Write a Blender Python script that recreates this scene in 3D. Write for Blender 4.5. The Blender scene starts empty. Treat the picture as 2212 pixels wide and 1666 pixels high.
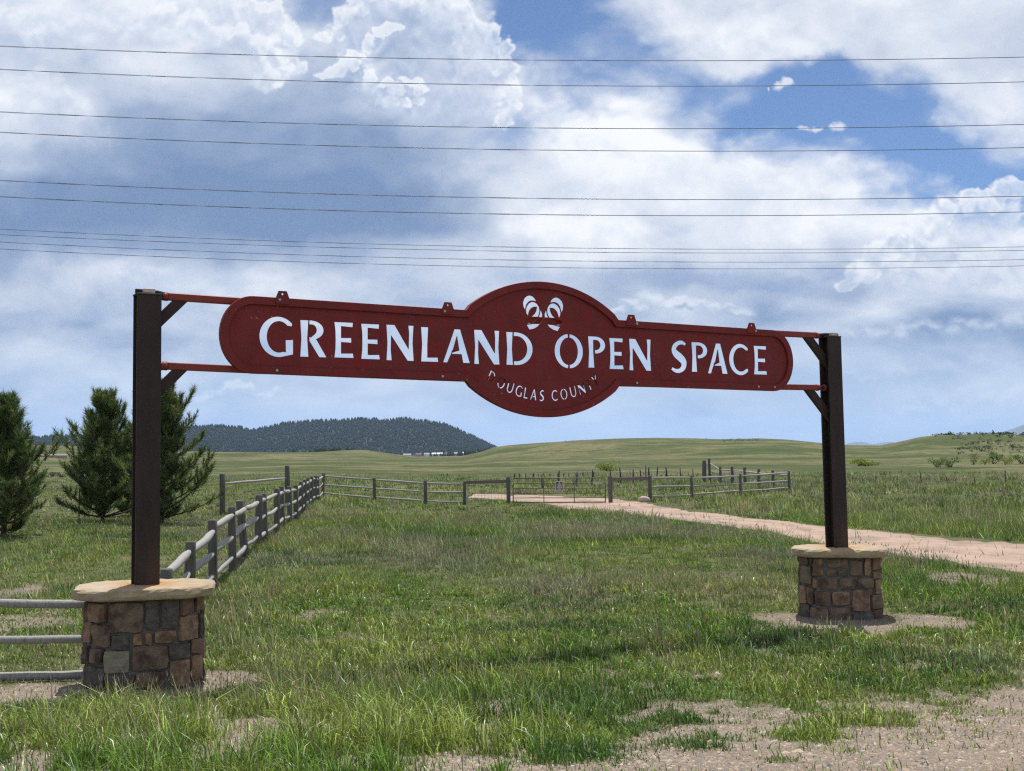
import bpy, bmesh, math, random
import numpy as np
from mathutils import Vector, Matrix, Quaternion

random.seed(11)
RNG = np.random.default_rng(11)
SC = bpy.context.scene
COL = SC.collection
PI = math.pi

# ------------------------------------------------------------------ camera
F, CX, CY = 2600.0, 1106.0, 833.0          # focal length and centre, in units of a 2212 px wide frame
CAM_H = 2.25                               # eye height above the ground at the left pier
PITCH, ROLL = math.radians(3.06), math.radians(-0.5)
cam_d = bpy.data.cameras.new('camera')
cam_d.sensor_width = 36.0
cam_d.lens = 36.0 * F / 2212.0
cam_d.clip_start, cam_d.clip_end = 0.05, 120000.0
cam = bpy.data.objects.new('camera', cam_d)
COL.objects.link(cam)
CAM_R = Matrix.Rotation(PI / 2 + PITCH, 3, 'X') @ Matrix.Rotation(ROLL, 3, 'Z')
CAM_P = Vector((0, 0, CAM_H))
cam.matrix_world = Matrix.Translation(CAM_P) @ CAM_R.to_4x4()
SC.camera = cam

# ------------------------------------------------------------------ render / exposure
SC.render.engine = 'CYCLES'
SC.view_settings.view_transform = 'Standard'
SC.view_settings.look = 'None'
SC.view_settings.exposure = 0.12
SC.view_settings.gamma = 1.0
SC.view_settings.use_curve_mapping = False
SC.cycles.use_denoising = False
SC.cycles.filter_width = 1.25
SC.cycles.max_bounces = 6
SC.cycles.diffuse_bounces = 3
SC.cycles.glossy_bounces = 2
SC.cycles.transmission_bounces = 3
SC.cycles.transparent_max_bounces = 6
SC.cycles.volume_bounces = 0
SC.cycles.sample_clamp_indirect = 4.0
SC.cycles.sample_clamp_direct = 8.0

# ------------------------------------------------------------------ sun
SUN_EL, SUN_AZ = math.radians(70), math.radians(4.5)     # azimuth clockwise from +Y
sun_d = bpy.data.lights.new('sun', 'SUN')
sun_d.energy = 5.0
sun_d.angle = math.radians(0.53)
sun_d.color = (1.0, 0.955, 0.89)
sun = bpy.data.objects.new('sun', sun_d)
COL.objects.link(sun)
SUN_DIR = Vector((math.sin(SUN_AZ) * math.cos(SUN_EL), math.cos(SUN_AZ) * math.cos(SUN_EL), math.sin(SUN_EL)))
sun.rotation_euler = SUN_DIR.to_track_quat('Z', 'Y').to_euler()
sun.location = (0, 0, 50)


# ------------------------------------------------------------------ maths helpers
def ray(x, y):
    """World direction of a point of the 2212 px frame."""
    return (CAM_R @ Vector(((x - CX) / F, (CY - y) / F, -1.0))).normalized()


def at_depth(x, y, depth):
    d = ray(x, y)
    return CAM_P + d * (depth / d.y)


_T = RNG.random((512, 512)).astype(np.float32)


def vnoise(x, y, seed=0):
    x = np.asarray(x, np.float32) + seed * 17.31
    y = np.asarray(y, np.float32) + seed * 9.77
    xi = np.floor(x); yi = np.floor(y)
    fx = x - xi; fy = y - yi
    fx = fx * fx * (3 - 2 * fx); fy = fy * fy * (3 - 2 * fy)
    xi = xi.astype(np.int32) & 511; yi = yi.astype(np.int32) & 511
    xj = (xi + 1) & 511; yj = (yi + 1) & 511
    a = _T[yi, xi]; b = _T[yi, xj]; c = _T[yj, xi]; d = _T[yj, xj]
    t = a + (b - a) * fx
    return t + (c + (d - c) * fx - t) * fy


def fbm(x, y, octs=5, seed=0, gain=0.5):
    s = 0.0; amp = 1.0; tot = 0.0
    for o in range(octs):
        s = s + amp * vnoise(x * 2.03 ** o, y * 2.03 ** o, seed + o * 3)
        tot += amp; amp *= gain
    return s / tot


def sstep(a, b, x):
    t = np.clip((x - a) / (b - a), 0, 1)
    return t * t * (3 - 2 * t)


# ------------------------------------------------------------------ sky with clouds
def build_sky():
    W, Hh = 4096, 1536
    EL0, EL1 = math.radians(-2), math.radians(60)
    az = (np.linspace(-PI / 2, PI / 2, W, dtype=np.float32))[None, :]
    el = (np.linspace(EL0, EL1, Hh, dtype=np.float32))[:, None]
    azc = np.clip(az, -0.95, 0.95)
    dx = np.sin(azc) * np.cos(el); dy = np.cos(azc) * np.cos(el); dz = np.sin(el) + 0 * azc
    Rt = np.array(CAM_R.transposed())
    cx = Rt[0, 0] * dx + Rt[0, 1] * dy + Rt[0, 2] * dz
    cy = Rt[1, 0] * dx + Rt[1, 1] * dy + Rt[1, 2] * dz
    cz = np.maximum(-(Rt[2, 0] * dx + Rt[2, 1] * dy + Rt[2, 2] * dz), 0.15)
    X = (CX + F * cx / cz).astype(np.float32)
    Y = (CY - F * cy / cz).astype(np.float32)
    X = X + np.where(np.abs(az) > 0.95, (np.abs(az) - 0.95) * np.sign(az) * 5000, 0).astype(np.float32)

    rows = [(-1400, "66666666666666666", "66666666666666666"),
            (-300, "77666655667777666", "88877766667788888"),
            (0,   "67776487656677766", "98999799147999999"),
            (60,  "66676635656777665", "99999899137999999"),
            (120, "55666535656677665", "99999999445999999"),
            (180, "65553355767666566", "99999999665431589"),
            (240, "87332345788666677", "99999999678711258"),
            (300, "65322223588877776", "99999999789764127"),
            (360, "43211224688888876", "99999999999998412"),
            (420, "21110013688888888", "99999999999999613"),
            (480, "11110013788777789", "99999999999999968"),
            (540, "22223345677666788", "99999999999999999"),
            (600, "35666555554333677", "99888888899999999"),
            (660, "44555555555434665", "98888888899999999"),
            (720, "34455555554444322", "89888888888999999"),
            (780, "56667665566556645", "88888888888888899"),
            (840, "56777666666656677", "98888888888888899"),
            (900, "66666655666666666", "99999999999999999"),
            (960, "55555555555555555", "99999999999999999"),
            (1100, "55555555555555555", "99999999999999999")]
    ry = np.array([r[0] for r in rows], np.float32)
    gb = np.array([[int(c) for c in r[1]] for r in rows], np.float32) / 9
    ga = np.array([[int(c) for c in r[2]] for r in rows], np.float32) / 9

    def look(G, x, y):
        u = np.clip(x / 138.25, 0, 15.999)
        # beyond the frame the columns repeat, mirrored
        m = np.abs(((x / 138.25) % 32) - 16)
        u = np.clip(np.where((x < 0) | (x > 2212), 16 - m, u), 0, 15.999)
        i = np.interp(y.ravel(), ry, np.arange(len(ry), dtype=np.float32)).reshape(y.shape).astype(np.float32)
        i = np.clip(i, 0, len(ry) - 1.001)
        ui = u.astype(np.int32); fu = u - ui; ii = i.astype(np.int32); fi = i - ii
        fu = fu * fu * (3 - 2 * fu); fi = fi * fi * (3 - 2 * fi)
        t = G[ii, ui] * (1 - fu) + G[ii, ui + 1] * fu
        b = G[ii + 1, ui] * (1 - fu) + G[ii + 1, ui + 1] * fu
        return t * (1 - fi) + b * fi

    s = 1 / 210.0
    squash = 1.5                              # clouds are seen edge on: wider than tall
    n1 = fbm(X * s, Y * s * squash, 6, 1) - 0.5
    n2 = fbm(X * s, Y * s * squash, 6, 31) - 0.5
    wx = X + n1 * 190; wy = Y + n2 * 130
    b = look(gb, wx, wy)
    a = look(ga, wx, wy)
    det = fbm(X / 90 + n1 * 1.5, Y / 60 + n2 * 1.5, 6, 57, 0.55) - 0.5
    b = np.clip(b + det * 0.36 * (0.4 + b) + (fbm(X / 200 + n2, Y / 62 + n1, 5, 305) - .5) * .85 * sstep(520, 740, Y), 0, 1.1)
    streak = fbm(X / 420 + n2 * .8, Y / 80 + X / 900, 5, 77) - 0.5
    a = np.clip(a + det * 0.55 + streak * 0.35 * (Y < 420) , 0, 1)
    a = sstep(0.30, 0.95, a)
    lo = np.array([115, 139, 178], np.float32); mi = np.array([188, 199, 219], np.float32); hi = np.array([246, 248, 252], np.float32)
    b = np.clip(.5 + (b - .5) * 1.28, 0, 1.05)
    bb = b[..., None]
    C = np.where(bb < 0.5, lo + (mi - lo) * bb * 2, mi + (hi - mi) * (bb - 0.5) * 2)
    low = sstep(620, 800, Y)[..., None]        # towards the horizon the clouds thin into pale blue air
    C = C * (1 - low * 0.42) + np.array([172, 191, 218], np.float32) * low * 0.42
    A = a

    # crisp cumulus heads: ellipses whose edge and relief come from billowing noise
    x0 = np.searchsorted(az[0], math.radians(-34)); x1 = np.searchsorted(az[0], math.radians(34))
    y1 = np.searchsorted(el[:, 0], math.radians(34))
    sl = (slice(0, y1), slice(x0, x1))
    Xc, Yc = X[sl], Y[sl]
    q1 = fbm(Xc / 46, Yc / 46, 5, 91) - 0.5
    q2 = fbm(Xc / 46, Yc / 46, 5, 131) - 0.5

    q3 = fbm(Xc / 15, Yc / 15, 4, 151) - 0.5
    q4 = fbm(Xc / 15, Yc / 15, 4, 161) - 0.5

    def billow(scale, seed, octs=4, g=0.5):
        r = 0.0; amp = 1.0; tot = 0.0
        for o in range(octs):
            k = 1.95 ** o / scale
            v = vnoise(Xc * k + q1 * 1.2, Yc * k + q2 * 1.2, seed + o * 7)
            r = r + amp * (1 - np.abs(2 * v - 1)); tot += amp; amp *= g
        return r / tot
    BL = billow(80.0, 171)
    BS = billow(105.0, 171, 3, 0.42)
    FN = fbm(Xc / 22 + q1, Yc / 18 + q2, 5, 211, 0.6) - 0.5

    def bumps(path, r, n, seed, ax=1.0):
        g = np.random.default_rng(seed)
        P = np.array(path, np.float32); q = np.linspace(0, len(P) - 1, n)
        xs = np.interp(q, np.arange(len(P)), P[:, 0]); ys = np.interp(q, np.arange(len(P)), P[:, 1])
        return [(x + g.normal() * r * .35, y + g.normal() * r * .3, r * g.uniform(.6, 1.3) * ax, r * g.uniform(.5, 1.1)) for x, y in zip(xs, ys)]

    def head(ells, hard=0.16, amp=0.75, lit=(247, 249, 252), dark=(176, 190, 216), op=1.0, fade_down=None, relief=2.0, core=0.55):
        px = Xc + q1 * 26 + q3 * 15; py = Yc + q2 * 26 + q4 * 15
        f = np.full(Xc.shape, -3.0, np.float32)
        for (ex, ey, rx, ry_) in ells:
            f = np.maximum(f, 1 - np.sqrt(((px - ex) / rx) ** 2 + ((py - ey) / ry_) ** 2))
        g = f + (BL - 0.55) * amp * 0.8 + FN * amp * 0.35
        m = sstep(0.0, hard * 2.3, g + FN * .22) * op * .94
        m = m * (1 - core * sstep(0.12, 0.62, g))          # the rim is crisp, the inside melts into the bank
        h = np.sqrt(np.clip(g, 0, 1)) * 0.5 + BS * 0.75
        up = np.roll(h, -11, axis=0)            # row + is higher in the sky
        side = np.roll(h, -4, axis=1)
        light = 0.72 + (h - up) * relief * 0.85 + (h - side) * 0.35 * relief + FN * 0.34 - 0.32 * sstep(0.1, 0.7, g)
        light = np.clip(light, 0, 1)
        if fade_down is not None:
            c, span = fade_down
            fd = 1 - sstep(c, c + span, Yc)
            m = m * fd
            light = light * (0.35 + 0.65 * fd)
        col = np.array(dark, np.float32) + (np.array(lit, np.float32) - np.array(dark, np.float32)) * light[..., None]
        return m, col

    def comp(m, col):
        Cs = C[sl]; As = A[sl]
        mm = m[..., None]
        out_a = m + As * (1 - m)
        C[sl] = (col * mm + Cs * (As * (1 - m))[..., None]) / np.maximum(out_a, 1e-4)[..., None]
        A[sl] = out_a

    # the big towers, upper left
    comp(*head([(930, 130, 175, 150), (1000, 180, 105, 125), (860, 60, 130, 80), (790, 70, 90, 70)], hard=0.10, amp=0.35, dark=(160, 177, 209), lit=(238, 242, 249), fade_down=(200, 120), op=.97, core=.45))
    comp(*head(bumps([(955, -10), (1010, 30), (1060, 75), (1095, 110), (1108, 165), (1100, 215), (1082, 262)], 26, 15, 1), hard=.16, amp=.8, lit=(253, 254, 255), dark=(196, 208, 228), core=.55))
    comp(*head(bumps([(700, 85), (730, 50), (760, 18), (810, 2), (870, -8)], 24, 10, 2), hard=.18, amp=.8, lit=(253, 254, 255), dark=(196, 208, 228), core=.5))
    comp(*head(bumps([(860, 20), (930, 40), (980, 75), (1030, 110)], 34, 8, 3), hard=.5, amp=.8, lit=(250, 252, 255), dark=(190, 203, 226), core=.5, op=.75))
    comp(*head(bumps([(705, 165), (745, 150), (775, 125), (795, 95), (825, 68), (850, 60)], 19, 13, 4) + bumps([(800, 175), (850, 195), (880, 180), (905, 175), (915, 205), (880, 225)], 20, 12, 5), hard=.16, amp=.85, lit=(254, 255, 255), dark=(205, 215, 233), core=.35))
    comp(*head([(560, 60, 90, 90), (480, 40, 110, 80), (380, 50, 120, 70), (250, 50, 140, 60), (120, 70, 150, 60), (10, 60, 110, 60)], hard=.35, amp=.7, dark=(178, 192, 218), lit=(236, 240, 248), fade_down=(120, 110), op=.9, core=.4))
    comp(*head(bumps([(330, 10), (410, 40), (470, 60), (520, 75), (560, 110), (580, 150), (590, 175)], 28, 16, 6), hard=.22, amp=.85, lit=(253, 254, 255), dark=(198, 209, 229), core=.45))
    comp(*head(bumps([(520, 5), (580, 20), (620, 40), (638, 80), (625, 120), (640, 145)], 24, 13, 7), hard=.18, amp=.85, lit=(253, 254, 255), dark=(198, 209, 229), core=.45))
    comp(*head(bumps([(600, 90), (612, 130), (622, 165), (608, 185)], 15, 8, 8), hard=.3, amp=1.0, lit=(253, 254, 255), dark=(205, 215, 233), core=.3))
    comp(*head(bumps([(0, 30), (70, 45), (140, 55), (210, 45), (280, 40)], 30, 12, 9, 1.4), hard=.5, amp=.85, lit=(250, 252, 255), dark=(205, 215, 232), core=.4, op=.85))
    comp(*head([(80, 235, 105, 72), (30, 265, 90, 62)], hard=.25, amp=.6, lit=(226, 232, 243), dark=(178, 192, 218), fade_down=(240, 80), op=.85, core=.35))
    comp(*head(bumps([(0, 180), (60, 168), (120, 178), (160, 205), (185, 240)], 22, 12, 10), hard=.4, amp=.85, lit=(240, 244, 250), dark=(198, 209, 229), op=.8, core=.4))
    comp(*head(bumps([(232, 270), (240, 300), (238, 325)], 9, 5, 11) + bumps([(165, 300), (200, 315)], 14, 4, 12), hard=.6, amp=1.0, op=.55))
    # edge of the grey bank and the veil right of it
    comp(*head(bumps([(955, 340), (950, 380), (960, 420), (985, 380), (1060, 350), (1110, 345)], 22, 10, 13), hard=.6, amp=.9, lit=(222, 228, 240), dark=(190, 203, 226), op=.6))
    # right hand banks
    comp(*head(bumps([(1385, 5), (1420, 40), (1440, 80), (1480, 100), (1560, 60), (1640, 80), (1700, 90)], 34, 14, 14), hard=.4, amp=.9, lit=(240, 243, 249), dark=(188, 199, 219), op=.8))
    comp(*head([(1560, 30, 170, 70), (1750, 40, 220, 80)], hard=.5, amp=.7, lit=(222, 227, 238), dark=(180, 191, 213), op=.7, fade_down=(70, 80)))
    comp(*head(bumps([(2060, 200), (2060, 250), (2100, 290), (2160, 290), (2200, 330)], 34, 11, 15), hard=.35, amp=.8, lit=(236, 239, 247), dark=(186, 198, 219), op=.85))
    comp(*head(bumps([(1662, 188), (1690, 182), (1706, 166)], 11, 6, 16), hard=.35, amp=1.0, lit=(252, 253, 255), op=.9, core=.2))
    comp(*head(bumps([(1735, 280), (1775, 276), (1805, 268)], 11, 6, 17, 1.6), hard=.4, amp=1.0, lit=(252, 253, 255), op=.9, core=.2))
    comp(*head([(1600, 430, 190, 60), (1400, 420, 190, 95), (1250, 400, 150, 90), (1780, 430, 140, 45), (1930, 425, 100, 45)], hard=.5, amp=.7, dark=(190, 202, 224), lit=(234, 238, 246), op=.75, fade_down=(430, 140), core=.3))
    comp(*head(bumps([(1190, 290), (1260, 285), (1330, 330), (1480, 350), (1620, 370), (1740, 385), (1850, 375), (1960, 380), (2050, 410)], 40, 20, 18, 1.3), hard=.5, amp=.8, lit=(246, 248, 252), dark=(200, 211, 230), op=.75, core=.4))
    comp(*head([(2110, 480, 140, 64), (2000, 530, 100, 60), (2200, 540, 140, 80), (1950, 590, 110, 50), (2100, 590, 170, 50)], hard=.14, amp=.6, dark=(174, 188, 214), lit=(240, 243, 250), fade_down=(585, 80), op=.96, core=.4))
    comp(*head(bumps([(1835, 610), (1880, 580), (1930, 540), (1965, 500), (2020, 470), (2080, 425), (2130, 425), (2212, 415)], 30, 18, 19), hard=.16, amp=.85, lit=(253, 254, 255), dark=(200, 211, 230), core=.5))
    comp(*head(bumps([(1960, 570), (2040, 545), (2120, 560), (2200, 540)], 30, 9, 20, 1.4), hard=.45, amp=.85, lit=(250, 252, 255), dark=(196, 208, 228), op=.75))
    comp(*head([(1480, 600, 240, 32), (1640, 618, 200, 24), (1780, 594, 70, 30)], hard=.4, amp=.6, lit=(160, 177, 209), dark=(124, 147, 190), op=.75, relief=1.2, core=.1))
    comp(*head(bumps([(1330, 662), (1400, 652), (1470, 645), (1540, 655), (1600, 668)], 15, 11, 21, 2.0), hard=.4, amp=.9, lit=(242, 245, 250), dark=(205, 215, 232), op=.85, core=.2))
    comp(*head([(1480, 662, 22, 11), (1495, 668, 14, 8)], hard=.4, amp=.8, lit=(160, 176, 206), dark=(135, 154, 192), op=.8, core=0))
    comp(*head(bumps([(1850, 730), (1930, 716), (2010, 712), (2090, 700), (2200, 690)], 18, 14, 22, 2.2), hard=.5, amp=.9, lit=(236, 240, 248), dark=(198, 210, 230), op=.75, core=.2))
    comp(*head([(2060, 668, 140, 14), (2180, 652, 90, 12), (2040, 760, 150, 14)], hard=.6, amp=.8, lit=(168, 185, 215), dark=(138, 160, 200), op=.65, core=.1))
    comp(*head(bumps([(1800, 815), (1900, 806), (2000, 800), (2120, 790), (2212, 780)], 16, 14, 23, 2.4), hard=.7, amp=.9, lit=(220, 228, 241), dark=(190, 205, 229), op=.65, core=.2))
    comp(*head(bumps([(430, 862), (460, 846), (500, 838), (550, 846), (590, 850)], 13, 11, 24, 1.7), hard=.4, amp=.95, lit=(242, 245, 250), dark=(186, 201, 226), op=.85, core=.2))
    comp(*head([(470, 862, 40, 8), (545, 858, 40, 6)], hard=.7, amp=.8, lit=(175, 190, 218), dark=(150, 170, 206), op=.6, core=0))
    comp(*head(bumps([(230, 600), (300, 585), (380, 600), (470, 608), (560, 600), (640, 615)], 24, 14, 25, 2.0), hard=.7, amp=.95, lit=(232, 237, 246), dark=(190, 204, 228), op=.65, core=.2))
    comp(*head(bumps([(0, 660), (90, 690), (180, 720), (240, 800)], 30, 9, 26, 2.5) + bumps([(430, 900), (560, 905), (700, 890)], 14, 8, 27, 2.5), hard=.9, amp=.9, lit=(226, 233, 244), dark=(186, 203, 230), op=.5, core=.2))
    comp(*head(bumps([(1880, 905), (1960, 890), (2050, 878), (2110, 868), (2160, 858), (2212, 846)], 17, 15, 28, 2.0), hard=.5, amp=.95, lit=(236, 240, 247), dark=(192, 206, 229), op=.75, core=.2))
    comp(*head(bumps([(1840, 925), (1950, 920), (2060, 912), (2190, 900)], 9, 14, 29, 2.6) + bumps([(1330, 880), (1450, 900), (1600, 920), (1720, 935)], 12, 10, 30, 2.6), hard=.8, amp=.95, lit=(228, 234, 244), dark=(190, 206, 231), op=.6, core=.2))

    img = bpy.data.images.new('cloud_field', W, Hh, alpha=True)
    px = np.empty((Hh, W, 4), np.float32)
    px[..., :3] = np.clip(C / 255.0, 0, 1)
    px[..., 3] = np.clip(A, 0, 1)
    img.alpha_mode = 'CHANNEL_PACKED'
    img.pixels.foreach_set(px.ravel())
    img.update()
    img.pack()

    w = bpy.data.worlds.new('World')
    SC.world = w
    w.use_nodes = True
    nt = w.node_tree
    nt.nodes.clear()
    N = nt.nodes.new; Lk = nt.links.new

    def M(op, a, b=None, c=None):
        n = N('ShaderNodeMath'); n.operation = op
        for k, v in enumerate((a, b, c)):
            if v is None: continue
            if isinstance(v, (int, float)): n.inputs[k].default_value = v
            else: Lk(v, n.inputs[k])
        return n.outputs[0]
    tc = N('ShaderNodeTexCoord')
    sp = N('ShaderNodeSeparateXYZ'); Lk(tc.outputs['Generated'], sp.inputs[0])
    azn = M('ARCTAN2', sp.outputs[0], sp.outputs[1])
    u = M('DIVIDE', M('PINGPONG', M('ADD', azn, PI / 2), PI), PI)
    eln = M('ARCSINE', sp.outputs[2])
    v = M('DIVIDE', M('SUBTRACT', eln, EL0), EL1 - EL0)
    cb = N('ShaderNodeCombineXYZ'); Lk(u, cb.inputs[0]); Lk(v, cb.inputs[1])
    im = N('ShaderNodeTexImage'); im.image = img; im.extension = 'EXTEND'; im.interpolation = 'Cubic'
    Lk(cb.outputs[0], im.inputs[0])
    top = N('ShaderNodeMapRange'); top.interpolation_type = 'SMOOTHSTEP'
    Lk(eln, top.inputs[0]); top.inputs[1].default_value = math.radians(42); top.inputs[2].default_value = math.radians(58)
    mc = N('ShaderNodeMix'); mc.data_type = 'RGBA'
    Lk(top.outputs[0], mc.inputs[0]); Lk(im.outputs[0], mc.inputs[6]); mc.inputs[7].default_value = (.52, .58, .72, 1)
    ma = N('ShaderNodeMix'); ma.data_type = 'FLOAT'
    Lk(top.outputs[0], ma.inputs[0]); Lk(im.outputs[1], ma.inputs[2]); ma.inputs[3].default_value = 0.6
    sky = N('ShaderNodeTexSky'); sky.sky_type = 'NISHITA'; sky.sun_disc = False
    sky.sun_elevation = SUN_EL; sky.sun_rotation = SUN_AZ
    sky.altitude = 2100; sky.air_density = 0.85; sky.dust_density = 0.1; sky.ozone_density = 6.0
    b1 = N('ShaderNodeBackground'); b1.inputs[1].default_value = 0.11; Lk(sky.outputs[0], b1.inputs[0])
    b2 = N('ShaderNodeBackground'); b2.inputs[1].default_value = 0.97; Lk(mc.outputs[2], b2.inputs[0])
    mx = N('ShaderNodeMixShader'); Lk(ma.outputs[0], mx.inputs[0]); Lk(b1.outputs[0], mx.inputs[1]); Lk(b2.outputs[0], mx.inputs[2])
    out = N('ShaderNodeOutputWorld'); Lk(mx.outputs[0], out.inputs[0])
    w.cycles.sampling_method = 'MANUAL'
    w.cycles.sample_map_resolution = 1024


build_sky()


# ------------------------------------------------------------------ materials
def mat(name, col, rough=0.8, var=0.0, var2=None, scale=6.0, bump=0.0, bscale=None, metallic=0.0, stretch=None,
        coords='Object', mixcol=None, mixscale=2.0, mixlo=0.45, mixhi=0.65, spec=0.3, detail=6.0):
    m = bpy.data.materials.new(name)
    m.use_nodes = True
    nt = m.node_tree; N = nt.nodes.new; L = nt.links.new
    p = nt.nodes['Principled BSDF']
    p.inputs['Roughness'].default_value = rough
    p.inputs['Metallic'].default_value = metallic
    p.inputs['Specular IOR Level'].default_value = spec
    tc = N('ShaderNodeTexCoord')
    src = tc.outputs[coords]
    if stretch:
        mp = N('ShaderNodeMapping'); mp.inputs['Scale'].default_value = stretch
        L(src, mp.inputs[0]); src = mp.outputs[0]
    c1 = tuple(max(0, c * (1 - var)) for c in col) + (1,)
    c2 = tuple(c * (1 + var) for c in (var2 or col)) + (1,)
    n = N('ShaderNodeTexNoise'); n.inputs['Scale'].default_value = scale; n.inputs['Detail'].default_value = detail
    n.inputs['Roughness'].default_value = 0.65
    L(src, n.inputs['Vector'])
    r = N('ShaderNodeValToRGB'); r.color_ramp.elements[0].position = 0.32; r.color_ramp.elements[1].position = 0.68
    r.color_ramp.elements[0].color = c1; r.color_ramp.elements[1].color = c2
    L(n.outputs[0], r.inputs[0])
    out = r.outputs[0]
    if mixcol:
        n2 = N('ShaderNodeTexNoise'); n2.inputs['Scale'].default_value = mixscale; n2.inputs['Detail'].default_value = 5
        n2.inputs['Roughness'].default_value = 0.6
        L(src, n2.inputs['Vector'])
        mr = N('ShaderNodeMapRange'); mr.interpolation_type = 'SMOOTHSTEP'
        mr.inputs[1].default_value = mixlo; mr.inputs[2].default_value = mixhi
        L(n2.outputs[0], mr.inputs[0])
        mx = N('ShaderNodeMix'); mx.data_type = 'RGBA'
        L(mr.outputs[0], mx.inputs[0]); L(out, mx.inputs[6]); mx.inputs[7].default_value = tuple(mixcol) + (1,)
        out = mx.outputs[2]
    L(out, p.inputs['Base Color'])
    if bump:
        nb = N('ShaderNodeTexNoise'); nb.inputs['Scale'].default_value = bscale or scale * 3; nb.inputs['Detail'].default_value = 6
        nb.inputs['Roughness'].default_value = 0.7
        L(src, nb.inputs['Vector'])
        bp = N('ShaderNodeBump'); bp.inputs['Strength'].default_value = bump; bp.inputs['Distance'].default_value = 0.02
        L(nb.outputs[0], bp.inputs['Height']); L(bp.outputs[0], p.inputs['Normal'])
    return m


def leaf_mat(name, trans=0.35, rough=0.6, up=0.0):
    """Foliage and grass: colour from the mesh's own 'tint' attribute, light passes through."""
    m = bpy.data.materials.new(name)
    m.use_nodes = True
    nt = m.node_tree; nt.nodes.clear(); N = nt.nodes.new; L = nt.links.new
    at = N('ShaderNodeAttribute'); at.attribute_name = 'tint'
    d = N('ShaderNodeBsdfDiffuse'); L(at.outputs[0], d.inputs[0])
    t = N('ShaderNodeBsdfTranslucent')
    hs = N('ShaderNodeHueSaturation'); hs.inputs['Saturation'].default_value = 1.1; hs.inputs['Value'].default_value = 1.2
    L(at.outputs[0], hs.inputs['Color']); L(hs.outputs[0], t.inputs[0])
    g = N('ShaderNodeBsdfGlossy'); g.inputs['Roughness'].default_value = rough * .8; g.inputs[0].default_value = (.9, .95, 1, 1)
    if up:                                   # bent, overlapping blades: the sward as a whole faces the sky
        ge = N('ShaderNodeNewGeometry')
        sc = N('ShaderNodeVectorMath'); sc.operation = 'SCALE'; L(ge.outputs['Normal'], sc.inputs[0]); sc.inputs['Scale'].default_value = 1 - up
        ad = N('ShaderNodeVectorMath'); L(sc.outputs[0], ad.inputs[0]); ad.inputs[1].default_value = (0, 0, up)
        no = N('ShaderNodeVectorMath'); no.operation = 'NORMALIZE'; L(ad.outputs[0], no.inputs[0])
        L(no.outputs[0], d.inputs['Normal'])
    m1 = N('ShaderNodeMixShader'); m1.inputs[0].default_value = trans; L(d.outputs[0], m1.inputs[1]); L(t.outputs[0], m1.inputs[2])
    m2 = N('ShaderNodeMixShader'); m2.inputs[0].default_value = 0.036; L(m1.outputs[0], m2.inputs[1]); L(g.outputs[0], m2.inputs[2])
    o = N('ShaderNodeOutputMaterial'); L(m2.outputs[0], o.inputs[0])
    return m


M_RED = mat('oxide_red_paint', (.200, .027, .025), .55, .14, scale=4, mixcol=(.255, .016, .018), mixscale=3.2, mixlo=.56, mixhi=.70, bump=.06, bscale=60, spec=.18)
def chips(m, col, scale=34, lo=.745):
    nt = m.node_tree; N = nt.nodes.new; L = nt.links.new
    p = nt.nodes['Principled BSDF']; src = p.inputs['Base Color'].links[0].from_socket
    tc = N('ShaderNodeTexCoord')
    n = N('ShaderNodeTexNoise'); n.inputs['Scale'].default_value = scale; n.inputs['Detail'].default_value = 3; L(tc.outputs['Object'], n.inputs['Vector'])
    n2 = N('ShaderNodeTexNoise'); n2.inputs['Scale'].default_value = 2.3; n2.inputs['Detail'].default_value = 2; L(tc.outputs['Object'], n2.inputs['Vector'])
    a = N('ShaderNodeMath'); a.operation = 'MULTIPLY_ADD'; L(n2.outputs[0], a.inputs[0]); a.inputs[1].default_value = .35; L(n.outputs[0], a.inputs[2])
    r = N('ShaderNodeMapRange'); r.inputs[1].default_value = lo + .175; r.inputs[2].default_value = lo + .205; L(a.outputs[0], r.inputs[0])
    mx = N('ShaderNodeMix'); mx.data_type = 'RGBA'; L(r.outputs[0], mx.inputs[0]); L(src, mx.inputs[6]); mx.inputs[7].default_value = col + (1,)
    # rain streaks: dull vertical bands
    mp = N('ShaderNodeMapping'); mp.inputs['Scale'].default_value = (7, 7, .7); L(tc.outputs['Object'], mp.inputs[0])
    n3 = N('ShaderNodeTexNoise'); n3.inputs['Scale'].default_value = 1.5; n3.inputs['Detail'].default_value = 5; L(mp.outputs[0], n3.inputs['Vector'])
    r3 = N('ShaderNodeMapRange'); r3.inputs[1].default_value = .5; r3.inputs[2].default_value = .75; r3.inputs[4].default_value = .45; L(n3.outputs[0], r3.inputs[0])
    m3 = N('ShaderNodeMix'); m3.data_type = 'RGBA'; L(r3.outputs[0], m3.inputs[0]); L(mx.outputs[2], m3.inputs[6]); m3.inputs[7].default_value = (.135, .045, .042, 1)
    L(m3.outputs[2], p.inputs['Base Color'])


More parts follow.
